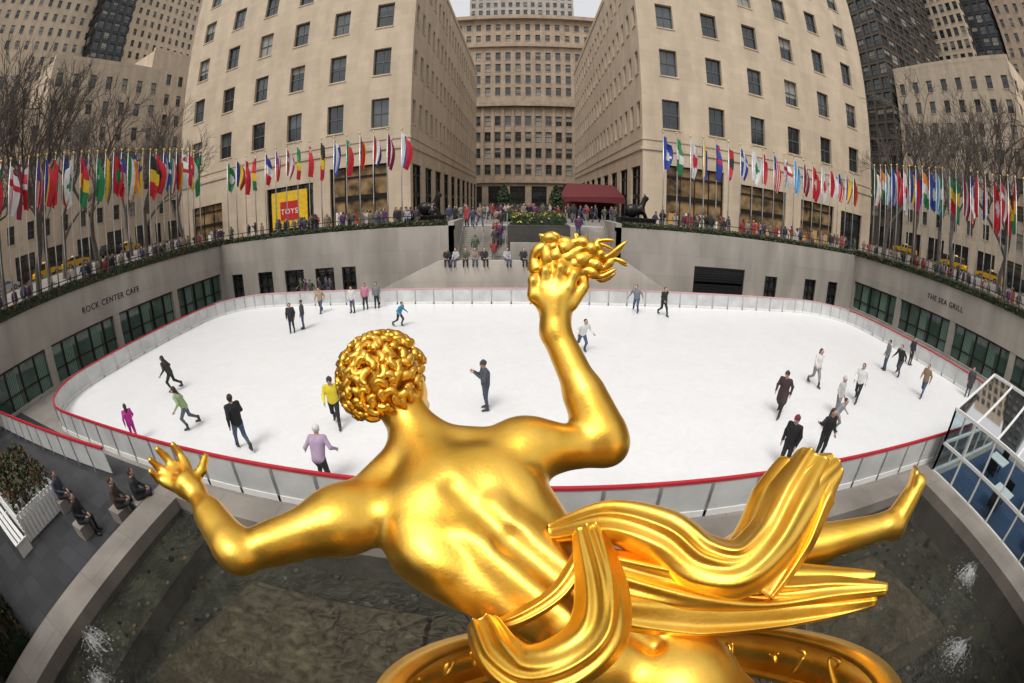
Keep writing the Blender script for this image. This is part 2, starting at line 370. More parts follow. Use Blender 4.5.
# ---------------- RINK ----------------
RX0,RX1,RY0,RY1,RR=-22.7,24.8,6.9,26.6,4.2
def rrect(off=0):
    pts=[]; x0,x1,y0,y1,r=RX0-off,RX1+off,RY0-off,RY1+off,RR+off
    for cx,cy,a0 in ((x1-r,y0+r,-90),(x1-r,y1-r,0),(x0+r,y1-r,90),(x0+r,y0+r,180)):
        for i in range(9):
            a=rad(a0+i*90/8); pts.append((cx+r*math.cos(a),cy+r*math.sin(a)))
    return pts
ICE=mat('ice',(.80,.81,.82),.3,0,.02,.7,.05)
n=ICE.node_tree.nodes; l=ICE.node_tree.links; b=n['Principled BSDF']
nz=n.new('ShaderNodeTexNoise'); nz.inputs['Scale'].default_value=1.2; nz.inputs['Detail'].default_value=10; nz.inputs['Roughness'].default_value=.75; nz.inputs['Distortion'].default_value=3
tc=n.new('ShaderNodeTexCoord'); l.new(tc.outputs['Object'],nz.inputs['Vector'])
mr=n.new('ShaderNodeMapRange'); mr.inputs['From Min'].default_value=.35; mr.inputs['From Max'].default_value=.65; mr.inputs['To Min'].default_value=.95; mr.inputs['To Max'].default_value=1.03; l.new(nz.outputs['Fac'],mr.inputs[0])
mx=n.new('ShaderNodeMix'); mx.data_type='RGBA'; mx.blend_type='MULTIPLY'; mx.inputs[0].default_value=1
l.new(b.inputs['Base Color'].links[0].from_socket,mx.inputs[6]); l.new(mr.outputs[0],mx.inputs[7]); l.new(mx.outputs[2],b.inputs['Base Color'])
ic=MB(); ic.poly([(x,y,.03) for x,y in rrect()],ICE); ic.build('ice_rink')
bd=MB(); pts=rrect(.06)
dens=[]
for i in range(len(pts)):
    a=Vector(pts[i]+(0,)); b=Vector(pts[(i+1)%len(pts)]+(0,)); n=max(1,round((b-a).length/1.25))
    for q in range(n): dens.append(a.lerp(b,q/n))
for i,a in enumerate(dens):
    b=dens[(i+1)%len(dens)]
    bd.seg((a.x,a.y,.58),(b.x,b.y,.58),.03,.86,PANEL); bd.seg((a.x,a.y,.09),(b.x,b.y,.09),.08,.18,WHITE)
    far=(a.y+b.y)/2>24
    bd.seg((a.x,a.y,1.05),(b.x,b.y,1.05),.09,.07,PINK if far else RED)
    bd.box(a.x-.04,a.x+.04,a.y-.04,a.y+.04,0,1.02,STEEL)
bd.build('rink_barrier')
fe=MB(); A=Vector((-26.4,4.6,0)); B=Vector((-12.5,5.7,0))
for i in range(11):
    a=A.lerp(B,i/11); b=A.lerp(B,(i+1)/11); fe.seg((a.x,a.y,.58),(b.x,b.y,.58),.03,.86,PANEL); fe.seg((a.x,a.y,1.06),(b.x,b.y,1.06),.1,.08,RED); fe.box(a.x-.04,a.x+.04,a.y-.04,a.y+.04,0,1.0,STEEL)
fe.build('crowd_barrier')
# ---------------- POOL ----------------
po=MB()
def rimseg(x0,x1,y0,y1): po.box(x0,x1,y0,y1,-.95,.42,GRAN)
rimseg(-9.6,-8.6,HY0,5.5); rimseg(11.8,12.8,HY0,5.5); rimseg(-9.6,12.8,5.5,6.25)
WB=mat('pool_bottom',(.115,.115,.085),.6,0,.7,1.3,.3); SLAB=stone('pool_slab',(.30,.24,.175),2.2,2.2,.1,.75,.5,True,.5)
po.poly([(-8.6,HY0,-.75),(11.8,HY0,-.75),(11.8,5.5,-.75),(-8.6,5.5,-.75)],WB)
po.box(-8.6,-7.3,HY0,5.5,-.7,-.10,WB)
def slab(q,base):
    po.poly(q,SLAB)
    for i in range(len(q)): a,b=q[i],q[(i+1)%len(q)]; c,d=base[i],base[(i+1)%len(q)]; po.poly([a,c,d,b],SLAB)
slab([(-6.3,1.3,-.09),(-1.6,1.9,-.09),(-1.6,4.2,.02),(-5.3,4.2,-.05)],[(-6.9,.9,-.7),(-1.6,1.4,-.7),(-1.6,4.7,-.7),(-5.9,4.7,-.7)])
slab([(4.0,1.9,-.09),(9.0,1.3,-.09),(8.2,4.2,-.05),(4.0,4.2,.02)],[(4.0,1.4,-.7),(9.7,.9,-.7),(8.9,4.7,-.7),(4.0,4.7,-.7)])
po.box(-1.5,3.9,-1.5,4.3,-.7,.04,SLAB)
for i in range(520):
    x=random.choice((random.uniform(-8.4,-1.6),random.uniform(4,11.6))); y=random.uniform(-1.5,5.3)
    z=-.08 if (x<-7.3) else -.68
    po.obox((x,y,z),(.05,0,0),(0,.05,0),(0,0,.012),random.choice([BLACK,STEEL,BROWNL,STEEL,colmat((.5,.28,.12))]))
EM=bpy.data.materials.new('underwater_lamp'); EM.use_nodes=True; b=EM.node_tree.nodes['Principled BSDF']; b.inputs['Base Color'].default_value=(.6,.03,.02,1); b.inputs['Emission Color'].default_value=(1,.05,.03,1); b.inputs['Emission Strength'].default_value=2.5
for x,y in ((-3.7,.95),(-2.7,.9),(-5.1,.5),(7.5,.5),(-7.8,3.9),(10.6,3.8)):
    po.tube([(x,y,-.25),(x,y,-.04)],[.10,.08],BLACK,10); po.tube([(x,y,-.04),(x,y,-.02)],[.07,.06],EM if x>-7 and x<7 else BLACK,10)
po.build('fountain_basin')
wm=clear('water',(.76,.79,.70),1.55,1.0,.05)
wt=MB(); wt.poly([(-8.6,HY0,.06),(11.8,HY0,.06),(11.8,5.5,.06),(-8.6,5.5,.06)],wm); wt.build('water')
FOAM=mat('foam',(.8,.82,.82),.4,0,.03)
for jx,jy in ((-7.2,-.2),(8.6,.3),(10.7,1.9),(-8.0,.6)):
    j=MB()
    for i in range(30):
        a_=random.uniform(0,6.28); v=random.uniform(.06,.26); hh=random.uniform(.12,.42); pts=[]
        for q in range(7):
            t=q/6; pts.append((math.cos(a_)*v*t*1.6,math.sin(a_)*v*t*1.6,hh*4*t*(1-t)*1.1))
        j.tube(pts,[.002+.004*random.random() for _ in pts],FOAM,4)
    for i in range(300):
        a_=random.uniform(0,6.28); rr=abs(random.gauss(0,.3)); c=Vector((math.cos(a_)*rr,math.sin(a_)*rr,.03+abs(random.gauss(0,.12))*max(0,.8-rr))); q=random.uniform(.003,.011)
        j.obox(c,(q,0,0),(0,q,0),(0,0,q*.6),FOAM)
    j.build('fountain_jet',False,(jx,jy,.05))
# ================= BUILDINGS =================
ROWS=[17.2+6.35*i for i in range(5)]
def block(name,x0,x1,y0,y1,H,side,shops,wincols):
    m=MB(); W=x1-x0; rows=[z for z in ROWS if z+1.7<H-1.2]
    ops=[]
    for c in wincols:
        for z in rows: ops.append((c-x0-1.02,c-x0+1.02,z-1.7,z+1.7))
    for a,b_,t,k in shops: ops.append((a-x0,b_-x0,PZ+.15,t,k))
    facade(m,(x0,y0),(1,0),W,4.5,H,ops,.5,LIME)
    D=y1-y0
    n=int(D/2.9)
    sops=grid_ops(0,D,n,1.35,rows,2.9)
    nb=max(1,int(D/6))
    for i in range(nb): sops.append((D*(i+.5)/nb-2,D*(i+.5)/nb+2,PZ+.1,11.2,'s'))
    if side=='R':
        facade(m,(x1,y0),(0,1),D,4.5,H,sops,.4,LIME)
        m.poly([(x0,y1,4.5),(x0,y0,4.5),(x0,y0,H),(x0,y1,H)],LIME)
    else:
        facade(m,(x0,y1),(0,-1),D,4.5,H,sops,.4,LIME)
        m.poly([(x1,y0,4.5),(x1,y1,4.5),(x1,y1,H),(x1,y0,H)],LIME)
    m.poly([(x0,y1,4.5),(x0,y1,H),(x1,y1,H),(x1,y1,4.5)],LIME); m.poly([(x0,y0,H),(x1,y0,H),(x1,y1,H),(x0,y1,H)],LIME)
    for z,h,d in ((12.9,.35,.14),(14.0,.18,.08),(H-1.3,.3,.12)):
        fb(m,(x0,y0),(1,0),-.1,W+.1,z,z+h,.003,d,LIME2)
        if side=='R': fb(m,(x1,y0),(0,1),.15,D,z,z+h,.003,d,LIME2)
        else: fb(m,(x0,y1),(0,-1),0,D-.15,z,z+h,.003,d,LIME2)
    m.build(name)
block('limestone_building',-46.5,-11.9,44,62,52,'R',[(-44,-38,9.8,'h'),(-30.3,-23.6,10.2,'s'),(-21.4,-14.4,11.4,'h')],[-43,-37.3,-31.7,-26.3,-20.8,-15.4])
block('limestone_building',12.3,47.5,44,62,52,'L',[(15,22,11.4,'h'),(24.3,31,10.4,'h'),(33.5,39.5,10.0,'h'),(41,45.5,9.8,'s')],[15.6,21.2,26.8,32.4,38.0,43.6])
block('limestone_wing',-46.5,-11.9,62.02,106,42,'R',[],[]); block('limestone_wing',12.3,47.5,62.02,106,42,'L',[],[])
sv=MB(); o=(-24,125)
ops=grid_ops(0,50,17,1.7,[16.5,21.5,26.5,31.5],3.0)+grid_ops(0,50,17,1.5,[41+4.0*i for i in range(4)],2.6)+grid_ops(0,50,17,1.4,[59.6,63.6],2.2)
ops+=[(50*(i+.5)/8-2.2,50*(i+.5)/8+2.2,PZ,11.5,'s') for i in range(8)]
facade(sv,o,(1,0),50,4.5,67,ops,.5,LIME3)
for z,h,d in ((12.5,.8,.6),(36,1.4,1.3),(56.2,1.0,.9),(66.4,1.3,1.5)): fb(sv,o,(1,0),-.5,50.5,z,z+h,.003,d,LIME3)
for i in range(18): fb(sv,o,(1,0),50*i/17-.35 if i else 0,50*i/17+.35,13.4,35.9,.003,.35,LIME3)
sv.poly([(-24,125,67),(26,125,67),(26,160,67),(-24,160,67)],LIME3)
sv.box(-24.0,26,125.6,160,4,66.9,LIME3)
sv.build('department_store')
TS=stone('tower_stone',(.42,.38,.34))
tw=MB(); facade(tw,(-21.5,162),(1,0),41,60,150,grid_ops(0,41,14,1.5,[72+4*i for i in range(17)],2.4),.4,TS)
tw.box(-21.45,19.45,162.5,190,60,149.9,TS); tw.build('office_tower')
def sideb(name,x,y0,y1,H,face,mw,ww=1.5,fl=3.9,cs=3.1,wh=2.1,depthx=30,gls=GL,ground=True):
    m=MB(); D=y1-y0; zr=[]; z=14
    while z<H-2: zr.append(z); z+=fl
    ops=grid_ops(0,D,int(D/cs),ww,zr,wh)
    nb=max(1,int(D/7))
    if ground: ops+=[(D*(i+.5)/nb-2.3,D*(i+.5)/nb+2.3,6.1,10.5,'s') for i in range(nb)]
    ops2=grid_ops(0,depthx,int(depthx/cs),ww,zr,wh)
    if face>0:
        facade(m,(x,y0),(0,1),D,4,H,ops,.35,mw,gls); facade(m,(x-depthx,y0),(1,0),depthx,4,H,ops2,.35,mw,gls); m.box(x-depthx,x-.5,y0+.5,y1,4,H-.02,mw)
    else:
        facade(m,(x,y1),(0,-1),D,4,H,ops,.35,mw,gls); facade(m,(x,y0),(1,0),depthx,4,H,ops2,.35,mw,gls); m.box(x+.5,x+depthx,y0+.5,y1,4,H-.02,mw)
    s=1 if face>0 else -1
    xa=x+.02*s; xb=x-.6*s
    m.box(min(xa,xb),max(xa,xb),y0,y1,H,H+.9,mw)
    m.build(name)
sideb('stone_building',-75,30,62,44,1,LIME2,1.7,5.2,4.4,2.8); sideb('stone_building',-80,62,120,52,1,LIME,1.7,5.2,4.4,2.8)
sideb('stone_building',-73,-25,30,33,1,LIME,1.7,5.2,4.4,2.8); sideb('stone_building',-88,-20,28,50,1,LIME2,1.7,5.2,4.4,2.8)
sideb('office_tower',-118,0,60,105,1,LIME2,1.6,4.6,3.9,2.6,20); sideb('office_tower',-125,70,170,120,1,LIME,1.6,4.6,3.9,2.6)
DG=mat('dark_curtain_wall',(.03,.032,.035),.3,.2)
sideb('glass_tower',-112,58,72,130,1,DG,2.4,3.6,3.0,2.8)
sideb('glass_tower',77,62,84,110,-1,mat('brown_curtain_wall',(.09,.075,.06),.4,.1),2.4,3.7,2.8,2.7); sideb('stone_building',78,26,61,46,-1,LIME2,1.7,4.6,3.9,2.6)
sideb('stone_building',76,-25,25.5,34,-1,LIME,1.7,4.6,3.9,2.6); sideb('stone_building',84,84.5,140,60,-1,LIME)
sideb('office_tower',112,50,66,120,-1,LIME2,2.0,4.2,3.2,2.8); sideb('glass_tower',114,39,49.5,130,-1,DG,2.4,3.7,2.8,2.7); sideb('office_tower',116,-10,38,95,-1,LIME3,1.5,4.4,3.8,2.6)
bt=MB(); facade(bt,(35,-62),(-1,0),80,4.5,60,grid_ops(0,80,20,1.6,[16+4*i for i in range(10)],2.4),.4,LIME); bt.box(-45,35,-90,-62.5,4,59.9,LIME); bt.build('limestone_building')
# ================= STATUE =================
def goldm():
    m=bpy.data.materials.new('gilded_bronze'); m.use_nodes=True; n=m.node_tree.nodes; l=m.node_tree.links; b=n['Principled BSDF']
    b.inputs['Metallic'].default_value=1
    tc=n.new('ShaderNodeTexCoord'); nz=n.new('ShaderNodeTexNoise'); nz.inputs['Scale'].default_value=3.5; nz.inputs['Detail'].default_value=8; l.new(tc.outputs['Object'],nz.inputs['Vector'])
    r=n.new('ShaderNodeValToRGB'); r.color_ramp.elements[0].position=.3; r.color_ramp.elements[0].color=(.82,.46,.055,1); r.color_ramp.elements[1].position=.65; r.color_ramp.elements[1].color=(.93,.57,.10,1)
    l.new(nz.outputs['Fac'],r.inputs[0]); l.new(r.outputs[0],b.inputs['Base Color'])
    mr=n.new('ShaderNodeMapRange'); mr.inputs['To Min'].default_value=.29; mr.inputs['To Max'].default_value=.46; l.new(nz.outputs['Fac'],mr.inputs[0]); l.new(mr.outputs[0],b.inputs['Roughness'])
    n2=n.new('ShaderNodeTexNoise'); n2.inputs['Scale'].default_value=40; n2.inputs['Detail'].default_value=4; l.new(tc.outputs['Object'],n2.inputs['Vector'])
    bp=n.new('ShaderNodeBump'); bp.inputs['Strength'].default_value=.14; bp.inputs['Distance'].default_value=.01; l.new(n2.outputs['Fac'],bp.inputs['Height']); l.new(bp.outputs[0],b.inputs['Normal'])
    return m
GOLD=goldm()
V3=lambda p: np.array(p,float)
J={k:V3(v) for k,v in dict(head=(-1.08,2.98,5.13),neck=(-.80,2.72,4.80),Lsh=(-1.2,2.01,4.53),Lelb=(-1.86,1.46,4.50),Lwr=(-2.47,1.8,4.65),Rsh=(-.02,2.68,4.75),Relb=(.66,2.80,4.71),Rwr=(.25,3.28,5.48),hip=(.5,1.5,4.12),knee=(1.65,1.82,4.27),ankle=(2.86,1.50,4.52),toe=(3.17,1.56,4.82)).items()}
M0=(J['Lsh']+J['Rsh'])/2
T=M0-J['hip']; T/=np.linalg.norm(T)
A=J['Rsh']-J['Lsh']; A-=T*(A@T); A/=np.linalg.norm(A)
N=-np.cross(T,A); N/=np.linalg.norm(N)
AX=(A,T,N)
def L(a,t,n): return M0+A*a+T*t+N*n
s=SDF((-3.3,.5,3.1),(3.5,4.1,6.4),.0165)
K=.14
s.ell(L(0,-.38,-.12),AX,(.57,.60,.35),K)
s.cone(L(0,-.7,-.1),L(0,-1.15,-.08),.34,.30,K)
s.ell(L(0,-1.42,-.08),AX,(.40,.38,.32),K)
s.cone(J['Lsh']-N*.05,L(-.1,-.12,-.02),.20,.25,K); s.cone(J['Rsh']-N*.05,L(.1,-.12,-.02),.20,.25,K)
s.cone(L(-.12,-.05,.03),J['neck'],.2,.16,.12); s.cone(L(.12,-.05,.03),J['neck'],.2,.16,.12)
s.cone(J['neck'],J['head'],.18,.19,.08)
for sg,sh in ((-1,J['Lsh']),(1,J['Rsh'])):
    s.cone(J['neck']-N*.02,sh+T*.02-N*.02,.13,.15,.12)
    s.ell(L(sg*.32,-.30,.13),(A*.95+T*.3*sg,T*.95-A*.3*sg,N),(.19,.30,.11),.09)
    s.cone(L(sg*.42,-.30,-.06),L(sg*.22,-1.10,-.04),.21,.18,.14)
    s.cone(L(sg*.12,-.45,.14),L(sg*.11,-1.35,.13),.10,.12,.07)
    s.ell(L(sg*.22,-1.62,.08),AX,(.28,.34,.30),.09)
    s.cone(L(sg*.36,-.16,.13),L(sg*.08,-.6,.18),.05,.04,.08)
def arm(sh,el,wr,rs):
    up=(el-sh)/np.linalg.norm(el-sh); fo=(wr-el)/np.linalg.norm(wr-el)
    s.ell(sh+up*.08-N*.02,AX,(.23,.23,.23),.14)
    s.cone(sh,el,rs[0],rs[1],.14); s.cone(sh+up*.3-N*.05,sh+up*.62-N*.04,.15,.13,.08); s.cone(sh+up*.25+N*.06,el-up*.25+N*.05,.12,.10,.08)
    s.cone(el-fo*.0,el+fo*.01+N*.01,.12,.12,.06)
    s.cone(el,wr,rs[2],rs[3],.10); s.cone(el+fo*.12,el+fo*.42,rs[4],rs[4]*.85,.10)
arm(J['Lsh'],J['Lelb'],J['Lwr'],(.20,.13,.135,.09,.15)); arm(J['Rsh'],J['Relb'],J['Rwr'],(.19,.15,.165,.12,.185))
s.cone(J['hip']+A*.1-T*.1,J['knee'],.30,.21,.12); s.cone(J['knee'],J['ankle'],.20,.11,.08); s.cone(J['knee']+V3((.1,0,-.02)),J['knee']+V3((.6,-.14,.05)),.2,.16,.08)
s.cone(J['ankle'],J['ankle']+V3((.14,-.02,-.07)),.11,.11,.05); s.cone(J['ankle']+V3((.12,0,0)),J['toe'],.125,.085,.06)
for i in range(5): s.cone(J['toe']+V3((-.09+.04*i,.0+.03*i,-.02)),J['toe']+V3((-.09+.04*i,.02+.03*i,.1-.014*i)),.045,.034,.015)
lk=V3((1.25,.78,3.85)); la=V3((.2,.9,3.35)); s.cone(J['hip']-A*.1-T*.15-N*.05,lk,.33,.27,.12); s.ell(V3((.98,1.02,4.0)),AX,(.36,.40,.34),.14); s.cone(lk,la,.24,.1,.1); s.cone(la,la+V3((-.6,.25,.1)),.1,.08,.06)
fd=V3((.35,.85,-.05)); fd/=np.linalg.norm(fd); hu=V3((-.25,.12,.95)); hu-=fd*(hu@fd); hu/=np.linalg.norm(hu); hr_=np.cross(fd,hu); HA=(hr_,fd,hu)
hc=J['head']
def H(a,b,c): return hc+hr_*a+fd*b+hu*c
s.ell(H(0,-.03,.05),HA,(.27,.33,.30),.05); s.ell(H(0,.14,-.14),HA,(.19,.22,.24),.08); s.ell(H(0,.3,-.31),HA,(.09,.08,.07),.05)
s.cone(H(0,.34,.02),H(0,.42,-.1),.03,.045,.03); s.cone(H(-.1,.3,.06),H(.1,.3,.06),.05,.05,.04)
s.cone(H(-.06,.34,-.2),H(.06,.34,-.2),.03,.03,.02)
for sg in (-1,1):
    s.ell(H(sg*.29,.02,-.06),(fd,hu,hr_),(.06,.1,.03),.03); s.ell(H(sg*.1,.33,0),HA,(.045,.03,.03),.02,None,True)
s.cone(L(0,-.2,.30),L(0,-.7,.27),.035,.05,.09,None,True)
s.cone(L(0,-.7,.27),L(0,-1.4,.27),.05,.05,.09,None,True)
s.cone(L(0,-1.5,.40),L(0,-1.8,.34),.03,.05,.06,None,True)
def finger(a,b,c,r): s.cone(a,b,r,r*.92,.02); s.cone(b,c,r*.92,r*.7,.015)
wr=J['Lwr']; s.ell((wr+V3((-2.66,1.83,4.74)))/2,HA,(.12,.12,.12),.06)
kn=[(-2.79,1.75,4.71),(-2.81,1.82,4.75),(-2.79,1.91,4.76),(-2.72,2.00,4.76)]
for k in kn: s.cone(wr,V3(k),.085,.052,.04)
for k,mi_,ti in zip(kn,[(-2.85,1.72,4.75),(-2.88,1.80,4.80),(-2.86,1.91,4.84),(-2.79,2.03,4.82)],[(-2.85,1.68,4.84),(-2.89,1.75,4.90),(-2.87,1.86,4.94),(-2.81,2.01,4.91)]): finger(V3(k),V3(mi_),V3(ti),.042)
finger(V3((-2.53,1.86,4.70)),V3((-2.48,1.98,4.75)),V3((-2.49,2.08,4.81)),.048)
wr=J['Rwr']; hc2=V3((.26,3.40,5.71))
s.cone(wr,hc2,.12,.15,.05)
kn=[(.08,3.37,5.75),(.16,3.38,5.81),(.25,3.38,5.83),(.35,3.36,5.82)]
for k in kn: s.cone(wr*.3+hc2*.7,V3(k),.10,.062,.04)
for k,b_,c_ in zip(kn,[(.07,3.40,5.87),(.17,3.41,5.95),(.29,3.41,5.98),(.40,3.39,5.93)],[(.17,3.55,5.95),(.26,3.56,6.0),(.38,3.55,6.04),(.49,3.53,5.99)]): finger(V3(k),V3(b_),V3(c_),.05)
finger(V3((.38,3.33,5.69)),V3((.48,3.40,5.82)),V3((.50,3.52,5.93)),.055)
s.ell(V3((.32,3.60,5.93)),I3,(.2,.2,.2),.03)
Vv,Ff,_=s.mesh()
S=MB(); S.add(Vv,Ff,GOLD)
def curl(mb,c,nrm,r,t,turn,ph):
    nrm=Vector(nrm).normalized(); a=nrm.orthogonal().normalized(); b=nrm.cross(a); pts=[];rs=[]
    for i in range(9):
        q=i/8; an=ph+turn*q; rr=r*(1-.75*q); pts.append(Vector(c)+(a*math.cos(an)+b*math.sin(an))*rr+nrm*(.5*t+r*.7*q)); rs.append(t*(.45+.75*math.sin(math.pi*(.15+.75*q)))*(1-.5*q))
    mb.tube(pts,rs,GOLD,6)
nC=300
for i in range(nC):
    z=1-2*(i+.5)/nC; ph=i*2.39996; d=np.array((math.cos(ph)*math.sqrt(1-z*z),math.sin(ph)*math.sqrt(1-z*z),z))
    if d[1]>.45 and d[2]<.55: continue
    if d[2]<-.55: continue
    if abs(d[0])>.6 and d[1]>.1 and d[2]<0: continue
    p=hc+hr_*d[0]*.30+fd*(d[1]*.35-.03)+hu*(d[2]*.32+.05)
    nr=hr_*d[0]+fd*d[1]+hu*d[2]
    curl(S,p,nr,random.uniform(.05,.08),.038,random.uniform(1.6,3.2)*random.choice((-1,1)),random.uniform(0,6.3))
def bez(pts,n):
    pts=[Vector(p) for p in pts]; out=[]
    for i in range(len(pts)-1):
        p0=pts[max(i-1,0)];p1=pts[i];p2=pts[i+1];p3=pts[min(i+2,len(pts)-1)]
        for q in range(n):
            t=q/n; out.append(.5*((2*p1)+(p2-p0)*t+(2*p0-5*p1+4*p2-p3)*t*t+(3*p1-p0-3*p2+p3)*t**3))
    out.append(pts[-1]); return out
FL=[[(.13,3.60,5.88),(.07,3.62,6.03),(.20,3.63,6.14),(.10,3.64,6.21)],[(.22,3.61,5.99),(.20,3.63,6.14),(.32,3.62,6.19),(.24,3.63,6.26)],[(.30,3.60,6.01),(.34,3.62,6.13),(.45,3.60,6.14),(.41,3.62,6.25)],
[(.35,3.60,6.0),(.49,3.60,6.11),(.62,3.57,6.07),(.64,3.58,6.17),(.76,3.55,6.16)],[(.39,3.59,5.95),(.56,3.57,6.01),(.67,3.55,5.96),(.74,3.55,6.05),(.88,3.51,6.02)],[(.32,3.61,6.05),(.43,3.61,6.16),(.55,3.59,6.13),(.62,3.59,6.23)],
[(.40,3.58,5.90),(.57,3.56,5.92),(.64,3.54,5.89),(.77,3.53,5.95)],[(.20,3.60,5.94),(.28,3.61,6.08),(.23,3.62,6.13),(.17,3.63,6.2)],[(.43,3.59,6.0),(.60,3.58,6.08),(.71,3.55,6.07),(.87,3.53,6.18)]]
for q in FL:
    for dd in (-.09,.09):
        pts=bez([Vector(p)+Vector((random.uniform(-.03,.03)+dd*.15,dd,random.uniform(-.03,.03)-dd*.25)) for p in q],6)
        n_=len(pts); S.tube(pts,[.080*(1-i/(n_-1))**.8*(.85+.25*math.sin(i*.9))+.005 for i in range(n_)],GOLD,8)
def ribbon(path,nf=4,amp=.25,th=.07,nseg=8):
    pts=bez([p[0] for p in path],nseg); ws=[]
    for i in range(len(path)-1):
        for q in range(nseg): ws.append(path[i][1]+(path[i+1][1]-path[i][1])*q/nseg)
    ws.append(path[-1][1]); nn=80; base=len(S.v); k=S.mi(GOLD); NP=len(pts)
    rd=[((-1+2*(i+.5)/nf)+random.uniform(-.14,.14),random.uniform(.32,.62)/nf*1.6,random.uniform(.5,1.15),random.uniform(0,6)) for i in range(nf)]
    for i,p in enumerate(pts):
        t=(pts[min(i+1,NP-1)]-pts[max(i-1,0)]).normalized()
        view=(p-Vector((0.3,-.2,7.0))).normalized()
        side=t.cross(view).normalized(); nrm=side.cross(t).normalized()
        if nrm.dot(view)>0: nrm=-nrm
        w_=ws[i]/2
        for j in range(nn):
            a=2*math.pi*j/nn; x=math.cos(a); y=math.sin(a); fold=0
            for (c,wd,h,ph) in rd:
                fold+=h*(.75+.35*math.sin(i*.17+ph*2))*math.exp(-((x-c-.16*math.sin(i*.10+ph))/wd)**2)
            fold*=amp*w_
            if y>=0: off=nrm*(th*y**.5+fold*min(1,abs(y)*2.0))
            else: off=nrm*(th*y)
            bow=nrm*(w_*.32*(1-x*x))
            S.v.append(tuple(p+side*(x*w_)+off+bow))
    for i in range(NP-1):
        for j in range(nn):
            j2=(j+1)%nn; S.f.append((base+i*nn+j,base+i*nn+j2,base+(i+1)*nn+j2,base+(i+1)*nn+j)); S.m.append(k)
    S.f.append(tuple(base+j for j in range(nn))); S.m.append(k); S.f.append(tuple(base+(NP-1)*nn+j for j in reversed(range(nn)))); S.m.append(k)
def Z(ps,ws): return list(zip(ps,ws))
ribbon(Z([(.22,1.99,4.54),(.52,1.90,4.71),(.83,1.74,4.70),(1.05,1.57,4.59),(1.30,1.47,4.58),(1.55,1.55,4.68),(1.76,1.71,4.86),(1.98,1.87,5.02)],(.14,.27,.36,.40,.40,.42,.46,.36)),4,.30)
ribbon(Z([(1.50,1.35,4.40),(1.74,1.56,4.64),(1.92,1.75,4.90),(2.12,1.81,5.02)],(.2,.36,.42,.22)),3,.36)
ribbon(Z([(1.25,1.62,4.42),(1.50,1.70,4.55),(1.68,1.86,4.78),(1.84,1.98,4.97)],(.2,.3,.34,.22)),2,.36)
ribbon(Z([(.40,1.82,4.68),(.44,1.44,4.60),(.40,1.18,4.52),(.24,1.05,4.44),(.05,1.04,4.36),(-.10,1.16,4.33),(-.20,1.37,4.30)],(.2,.3,.34,.34,.32,.28,.2)),4,.34)
ribbon(Z([(.46,1.64,4.54),(.97,1.51,4.42),(1.54,1.37,4.32),(2.03,1.18,4.40),(2.42,.96,4.47)],(.3,.4,.34,.24,.1)),3,.36)
ribbon(Z([(.55,1.42,4.42),(1.05,1.36,4.33),(1.70,1.22,4.30),(2.35,.95,4.39)],(.26,.34,.26,.08)),3,.36)
ribbon(Z([(1.21,1.70,4.27),(1.69,1.52,4.32),(2.23,1.29,4.36),(2.48,1.16,4.40)],(.3,.26,.16,.07)),2,.4)
ribbon(Z([(-.25,1.41,4.19),(0,1.44,4.33),(.23,1.56,4.46),(.38,1.76,4.62)],(.08,.11,.12,.12)),2,.3,.035)
cen=Vector((.705,.73,4.10)); Rr=1.40; e1=Vector((-.968,.236,-.104)).normalized(); e2=Vector((.295,1.08,-.845)); e2-=e1*e2.dot(e1); e2.normalize(); nu=e1.cross(e2)
if nu.z<0: nu=-nu
def ringband(r0,r1,h0,h1):
    base=len(S.v); NS=160; k=S.mi(GOLD)
    for i in range(NS):
        an=2*math.pi*i/NS; d=e1*math.cos(an)+e2*math.sin(an)
        for r_,h_ in ((r0,h0),(r1,h0),(r1,h1),(r0,h1)): S.v.append(tuple(cen+d*r_+nu*h_))
    for i in range(NS):
        i2=(i+1)%NS
        for j in range(4):
            j2=(j+1)%4; S.f.append((base+i*4+j,base+i*4+j2,base+i2*4+j2,base+i2*4+j)); S.m.append(k)
ringband(Rr-.06,Rr,-.18,.18); ringband(Rr-.10,Rr+.03,.165,.22); ringband(Rr-.10,Rr+.03,-.22,-.165)
for i in range(26):
    an=2*math.pi*i/26; d=e1*math.cos(an)+e2*math.sin(an); tg=nu.cross(d)
    p=cen+d*(Rr-.06)
    q=[p+tg*random.uniform(-.1,.1)+nu*random.uniform(-.11,.11) for _ in range(4)]
    S.tube(bez(q,4),[.017+.006*math.sin(j) for j in range(13)],GOLD,6)
so_=S.build('gilded_statue',True)
md=SDF((-1.6,-1.6,-.6),(3.8,3.2,3.4),.09)
for i in range(26):
    h=random.uniform(0,1); a_=random.uniform(0,6.28); rr=(1-h)*1.3
    md.ell((1+rr*math.cos(a_),.3+rr*math.sin(a_)*.8,-.4+h*2.6),I3,(.75-.3*h,.7-.3*h,.5),.08)
Vv,Ff,_=md.mesh(); m_=MB(); m_.add(Vv,Ff,mat('rock',(.12,.11,.10),.7,0,.4,4,.6)); m_.build('rock_pedestal')
